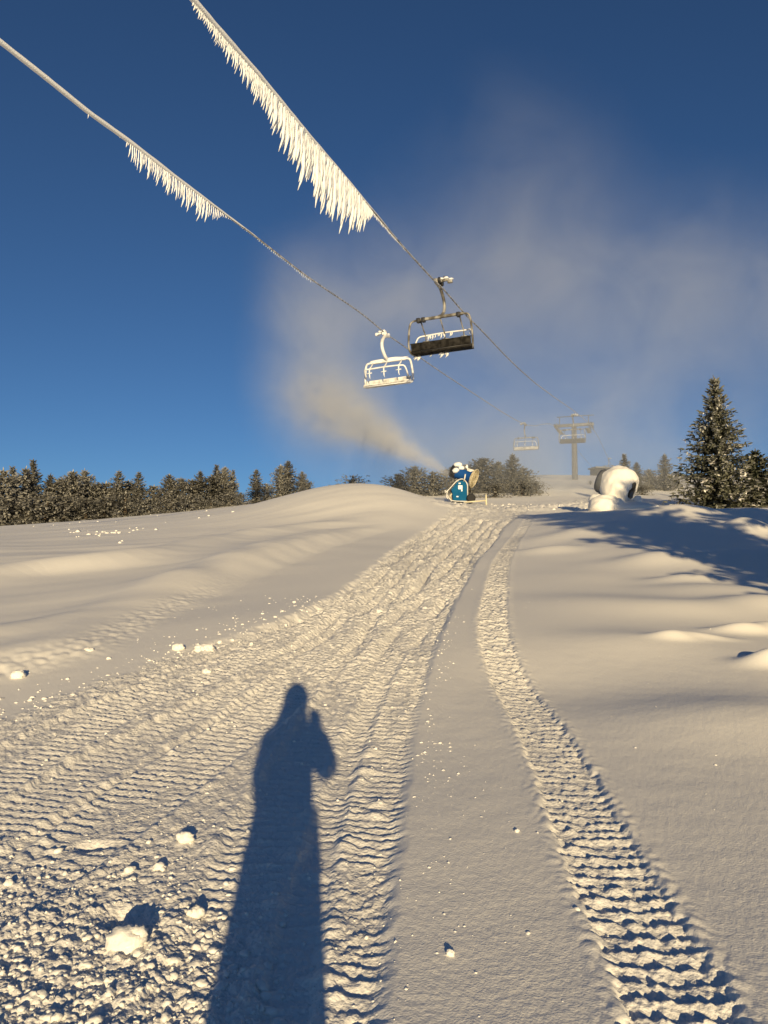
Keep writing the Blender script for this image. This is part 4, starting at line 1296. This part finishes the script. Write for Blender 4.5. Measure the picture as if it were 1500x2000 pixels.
for s in (-1, 1):
    bt = MB()
    bt.tube([(s * 0.085 + 0.03, 0, 0.92), (s * 0.09 + 0.03, 0.02, 0.5), (s * 0.10 + 0.03, -0.02, 0.14)], [0.12, 0.10, 0.088], 14)
    bt.build('trouser_leg', M_CLOTH, pers)
    b2 = MB()
    b2.tube(smooth_line([(s * 0.10 + 0.03, -0.02, 0.22), (s * 0.10 + 0.03, -0.02, 0.09), (s * 0.10 + 0.03, 0.06, 0.05), (s * 0.105 + 0.03, 0.2, 0.04)], 3), 0.062, 12)
    b2.build('boot', M_RUBBER, pers)
hd = MB()                                                        # the hood
hd.blob((0.03, 0.0, 1.735), (0.118, 0.135, 0.155), 2, 0.05, 1.2, 3)
hd.blob((0.03, -0.01, 1.83), (0.075, 0.09, 0.07), 3, 0.05, 1.2, 3)
hd.tube([(0.01, 0.0, 1.44), (0.015, 0.0, 1.55), (0.025, 0.0, 1.68)], [0.185, 0.135, 0.11], 16)
hd.build('hood', M_CLOTH, pers)
fc = MB(); fc.blob((0.03, 0.155, 1.70), (0.014, 0.018, 0.025), 1, 0.05, 1, 2); fc.build('nose', M_SKIN, pers)
for s in (-1, 1):
    e_ = MB(); e_.blob((0.03 + s * 0.03, 0.145, 1.735), (0.012, 0.008, 0.012), 1, 0.02, 1, 2); e_.build('eye', M_DARK, pers)
# hand closing on the phone: palm and five bent fingers
hand = MB()
hx, hy, hz = 0.195, 0.36, 1.49
hand.blob((hx, hy, hz), (0.030, 0.028, 0.045), 5, 0.06, 1.2, 3)
for k in range(4):
    zz = hz + 0.045 - 0.022 * k; L = (0.032, 0.036, 0.034, 0.028)[k]
    hand.tube([(hx + 0.010, hy + 0.02, zz), (hx - 0.01, hy + 0.036, zz + 0.004), (hx - 0.01 - L, hy + 0.040, zz + 0.004), (hx - 0.02 - L, hy + 0.034, zz + 0.003)], [0.0095, 0.009, 0.0085, 0.007], 8)
hand.tube([(hx, hy - 0.01, hz - 0.02), (hx - 0.02, hy - 0.02, hz + 0.02), (hx - 0.035, hy - 0.005, hz + 0.045)], [0.012, 0.011, 0.008], 8)
hand.build('hand', M_SKIN, pers)
ph = empty('phone', (PX0 + 0.155, PY0 + 0.385, pz + 1.515))
tag(ph, 'slim dark phone held upright in the photographer\'s raised hand', 'phone')
MB().box((0, 0, -0.012), (0.072, 0.008, 0.146), bev=0.003).build('phone_body', M_DARK, ph)

# ----------------------------------------------------------------- snow mist
def volume_mat(name):
    m = bpy.data.materials.new(name); m.use_nodes = True
    nt = m.node_tree; nt.nodes.clear()
    out = nt.nodes.new('ShaderNodeOutputMaterial')
    pv = nt.nodes.new('ShaderNodeVolumePrincipled')
    pv.inputs['Color'].default_value = (0.93, 0.965, 1.0, 1)
    pv.inputs['Anisotropy'].default_value = 0.0
    nt.links.new(pv.outputs[0], out.inputs['Volume'])
    return m, nt, pv


def math_(nt, op, a, b_=None, c=None):
    n = nt.nodes.new('ShaderNodeMath'); n.operation = op
    for i, v in enumerate((a, b_, c)):
        if v is None: continue
        if isinstance(v, (int, float)): n.inputs[i].default_value = v
        else: nt.links.new(v, n.inputs[i])
    return n.outputs[0]


def gauss(nt, vec, c, r, amp):
    s_ = nt.nodes.new('ShaderNodeVectorMath'); s_.operation = 'SUBTRACT'; nt.links.new(vec, s_.inputs[0]); s_.inputs[1].default_value = c
    m_ = nt.nodes.new('ShaderNodeVectorMath'); m_.operation = 'MULTIPLY'; nt.links.new(s_.outputs[0], m_.inputs[0]); m_.inputs[1].default_value = (1 / r[0], 1 / r[1], 1 / r[2])
    d_ = nt.nodes.new('ShaderNodeVectorMath'); d_.operation = 'DOT_PRODUCT'; nt.links.new(m_.outputs[0], d_.inputs[0]); nt.links.new(m_.outputs[0], d_.inputs[1])
    return math_(nt, 'MULTIPLY', math_(nt, 'POWER', 2.71828, math_(nt, 'MULTIPLY', d_.outputs['Value'], -1.0)), amp)


# the drifting cloud
VM, nt, pv = volume_mat('snow_mist')
tc = nt.nodes.new('ShaderNodeTexCoord')
ns = nt.nodes.new('ShaderNodeTexNoise'); ns.inputs['Scale'].default_value = 0.12; ns.inputs['Detail'].default_value = 5.0; ns.inputs['Roughness'].default_value = 0.6; ns.inputs['Distortion'].default_value = 0.6
nt.links.new(tc.outputs['Object'], ns.inputs['Vector'])
BL = [  # column, row, depth, radii across / deep / high, density
    (594, 690, 94, 4.5, 5.5, 8.6, 0.064), (640, 780, 96, 5.0, 5.5, 4.6, 0.059), (690, 590, 68, 5.5, 4.5, 5.0, 0.042), (800, 690, 60, 6.5, 5, 6.0, 0.035),
    (930, 560, 64, 9.0, 6, 7.0, 0.025), (1130, 580, 70, 11, 7, 6.5, 0.022), (1400, 600, 76, 12, 8, 8.0, 0.025), (1010, 340, 68, 7.0, 5, 7.0, 0.013),
    (850, 830, 64, 8.0, 5, 4.0, 0.028), (1000, 930, 74, 10, 10, 4.0, 0.047), (760, 900, 62, 6, 4, 4.0, 0.035), (1200, 860, 72, 12, 7, 6.0, 0.033)]
tot = None
for (px, py, d, rx, ry, rz_, a) in BL:
    g = gauss(nt, tc.outputs['Object'], at(px, py, d), (rx, ry, rz_), a)
    tot = g if tot is None else math_(nt, 'ADD', tot, g)
mr = nt.nodes.new('ShaderNodeMapRange'); mr.inputs['From Min'].default_value = 0.36; mr.inputs['From Max'].default_value = 0.68; mr.inputs['To Min'].default_value = 0.30; mr.inputs['To Max'].default_value = 1.55
nt.links.new(ns.outputs['Fac'], mr.inputs['Value'])
dn = math_(nt, 'MULTIPLY', tot, mr.outputs[0])
dn = math_(nt, 'MAXIMUM', math_(nt, 'SUBTRACT', dn, 0.0008), 0.0)
nt.links.new(dn, pv.inputs['Density'])
cl = MB(); cl.box((24, 81, 26), (84, 70, 52))
co_ = cl.build('mist_cloud', VM, None, smooth=False)
tag(co_, 'veil of snow mist drifting up and right from the snow gun', kind='stuff')

# the jet from the gun
P0 = at(874, 924, 46.9); P1 = at(600, 766, 98.0)
JL = (P1 - P0).length
VJ, nt, pv = volume_mat('snow_jet')
pv.inputs['Color'].default_value = (0.985, 0.99, 1.0, 1)
tc = nt.nodes.new('ShaderNodeTexCoord')
sp = nt.nodes.new('ShaderNodeSeparateXYZ'); nt.links.new(tc.outputs['Object'], sp.inputs[0])
rho2 = math_(nt, 'ADD', math_(nt, 'MULTIPLY', sp.outputs[0], sp.outputs[0]), math_(nt, 'MULTIPLY', sp.outputs[1], sp.outputs[1]))
z_ = math_(nt, 'MAXIMUM', sp.outputs[2], 0.0)
rad_ = math_(nt, 'MULTIPLY_ADD', z_, 0.068, 0.15)
q_ = math_(nt, 'DIVIDE', rho2, math_(nt, 'MULTIPLY', rad_, rad_))
core = math_(nt, 'POWER', 2.71828, math_(nt, 'MULTIPLY', q_, -1.3))
fall = math_(nt, 'DIVIDE', 0.16, math_(nt, 'ADD', rad_, 0.10))
fade = nt.nodes.new('ShaderNodeMapRange'); fade.interpolation_type = 'SMOOTHSTEP'
fade.inputs['From Min'].default_value = JL * 0.5; fade.inputs['From Max'].default_value = JL * 1.15; fade.inputs['To Min'].default_value = 1.0; fade.inputs['To Max'].default_value = 0.0
nt.links.new(sp.outputs[2], fade.inputs['Value'])
mp = nt.nodes.new('ShaderNodeMapping'); mp.inputs['Scale'].default_value = (1.0, 1.0, 0.45); nt.links.new(tc.outputs['Object'], mp.inputs['Vector'])
ns = nt.nodes.new('ShaderNodeTexNoise'); ns.inputs['Scale'].default_value = 0.55; ns.inputs['Detail'].default_value = 4.0; nt.links.new(mp.outputs[0], ns.inputs['Vector'])
mr = nt.nodes.new('ShaderNodeMapRange'); mr.inputs['From Min'].default_value = 0.35; mr.inputs['From Max'].default_value = 0.65; mr.inputs['To Min'].default_value = 0.15; mr.inputs['To Max'].default_value = 1.7
nt.links.new(ns.outputs['Fac'], mr.inputs['Value'])
d_ = math_(nt, 'MULTIPLY', math_(nt, 'MULTIPLY', core, fall), math_(nt, 'MULTIPLY', fade.outputs[0], mr.outputs[0]))
nt.links.new(math_(nt, 'MULTIPLY', d_, 2.9), pv.inputs['Density'])
jm = MB().lathe([(0.3, -0.05), (0.35, 0.0), (0.35 + JL * 0.17, JL * 1.15)], 24)
jo = jm.build('snow_plume', VJ, None)
jo.location = P0
jo.rotation_euler = (P1 - P0).to_track_quat('Z', 'Y').to_euler()
tag(jo, 'jet of blown snow leaving the muzzle of the blue snow gun', kind='stuff')
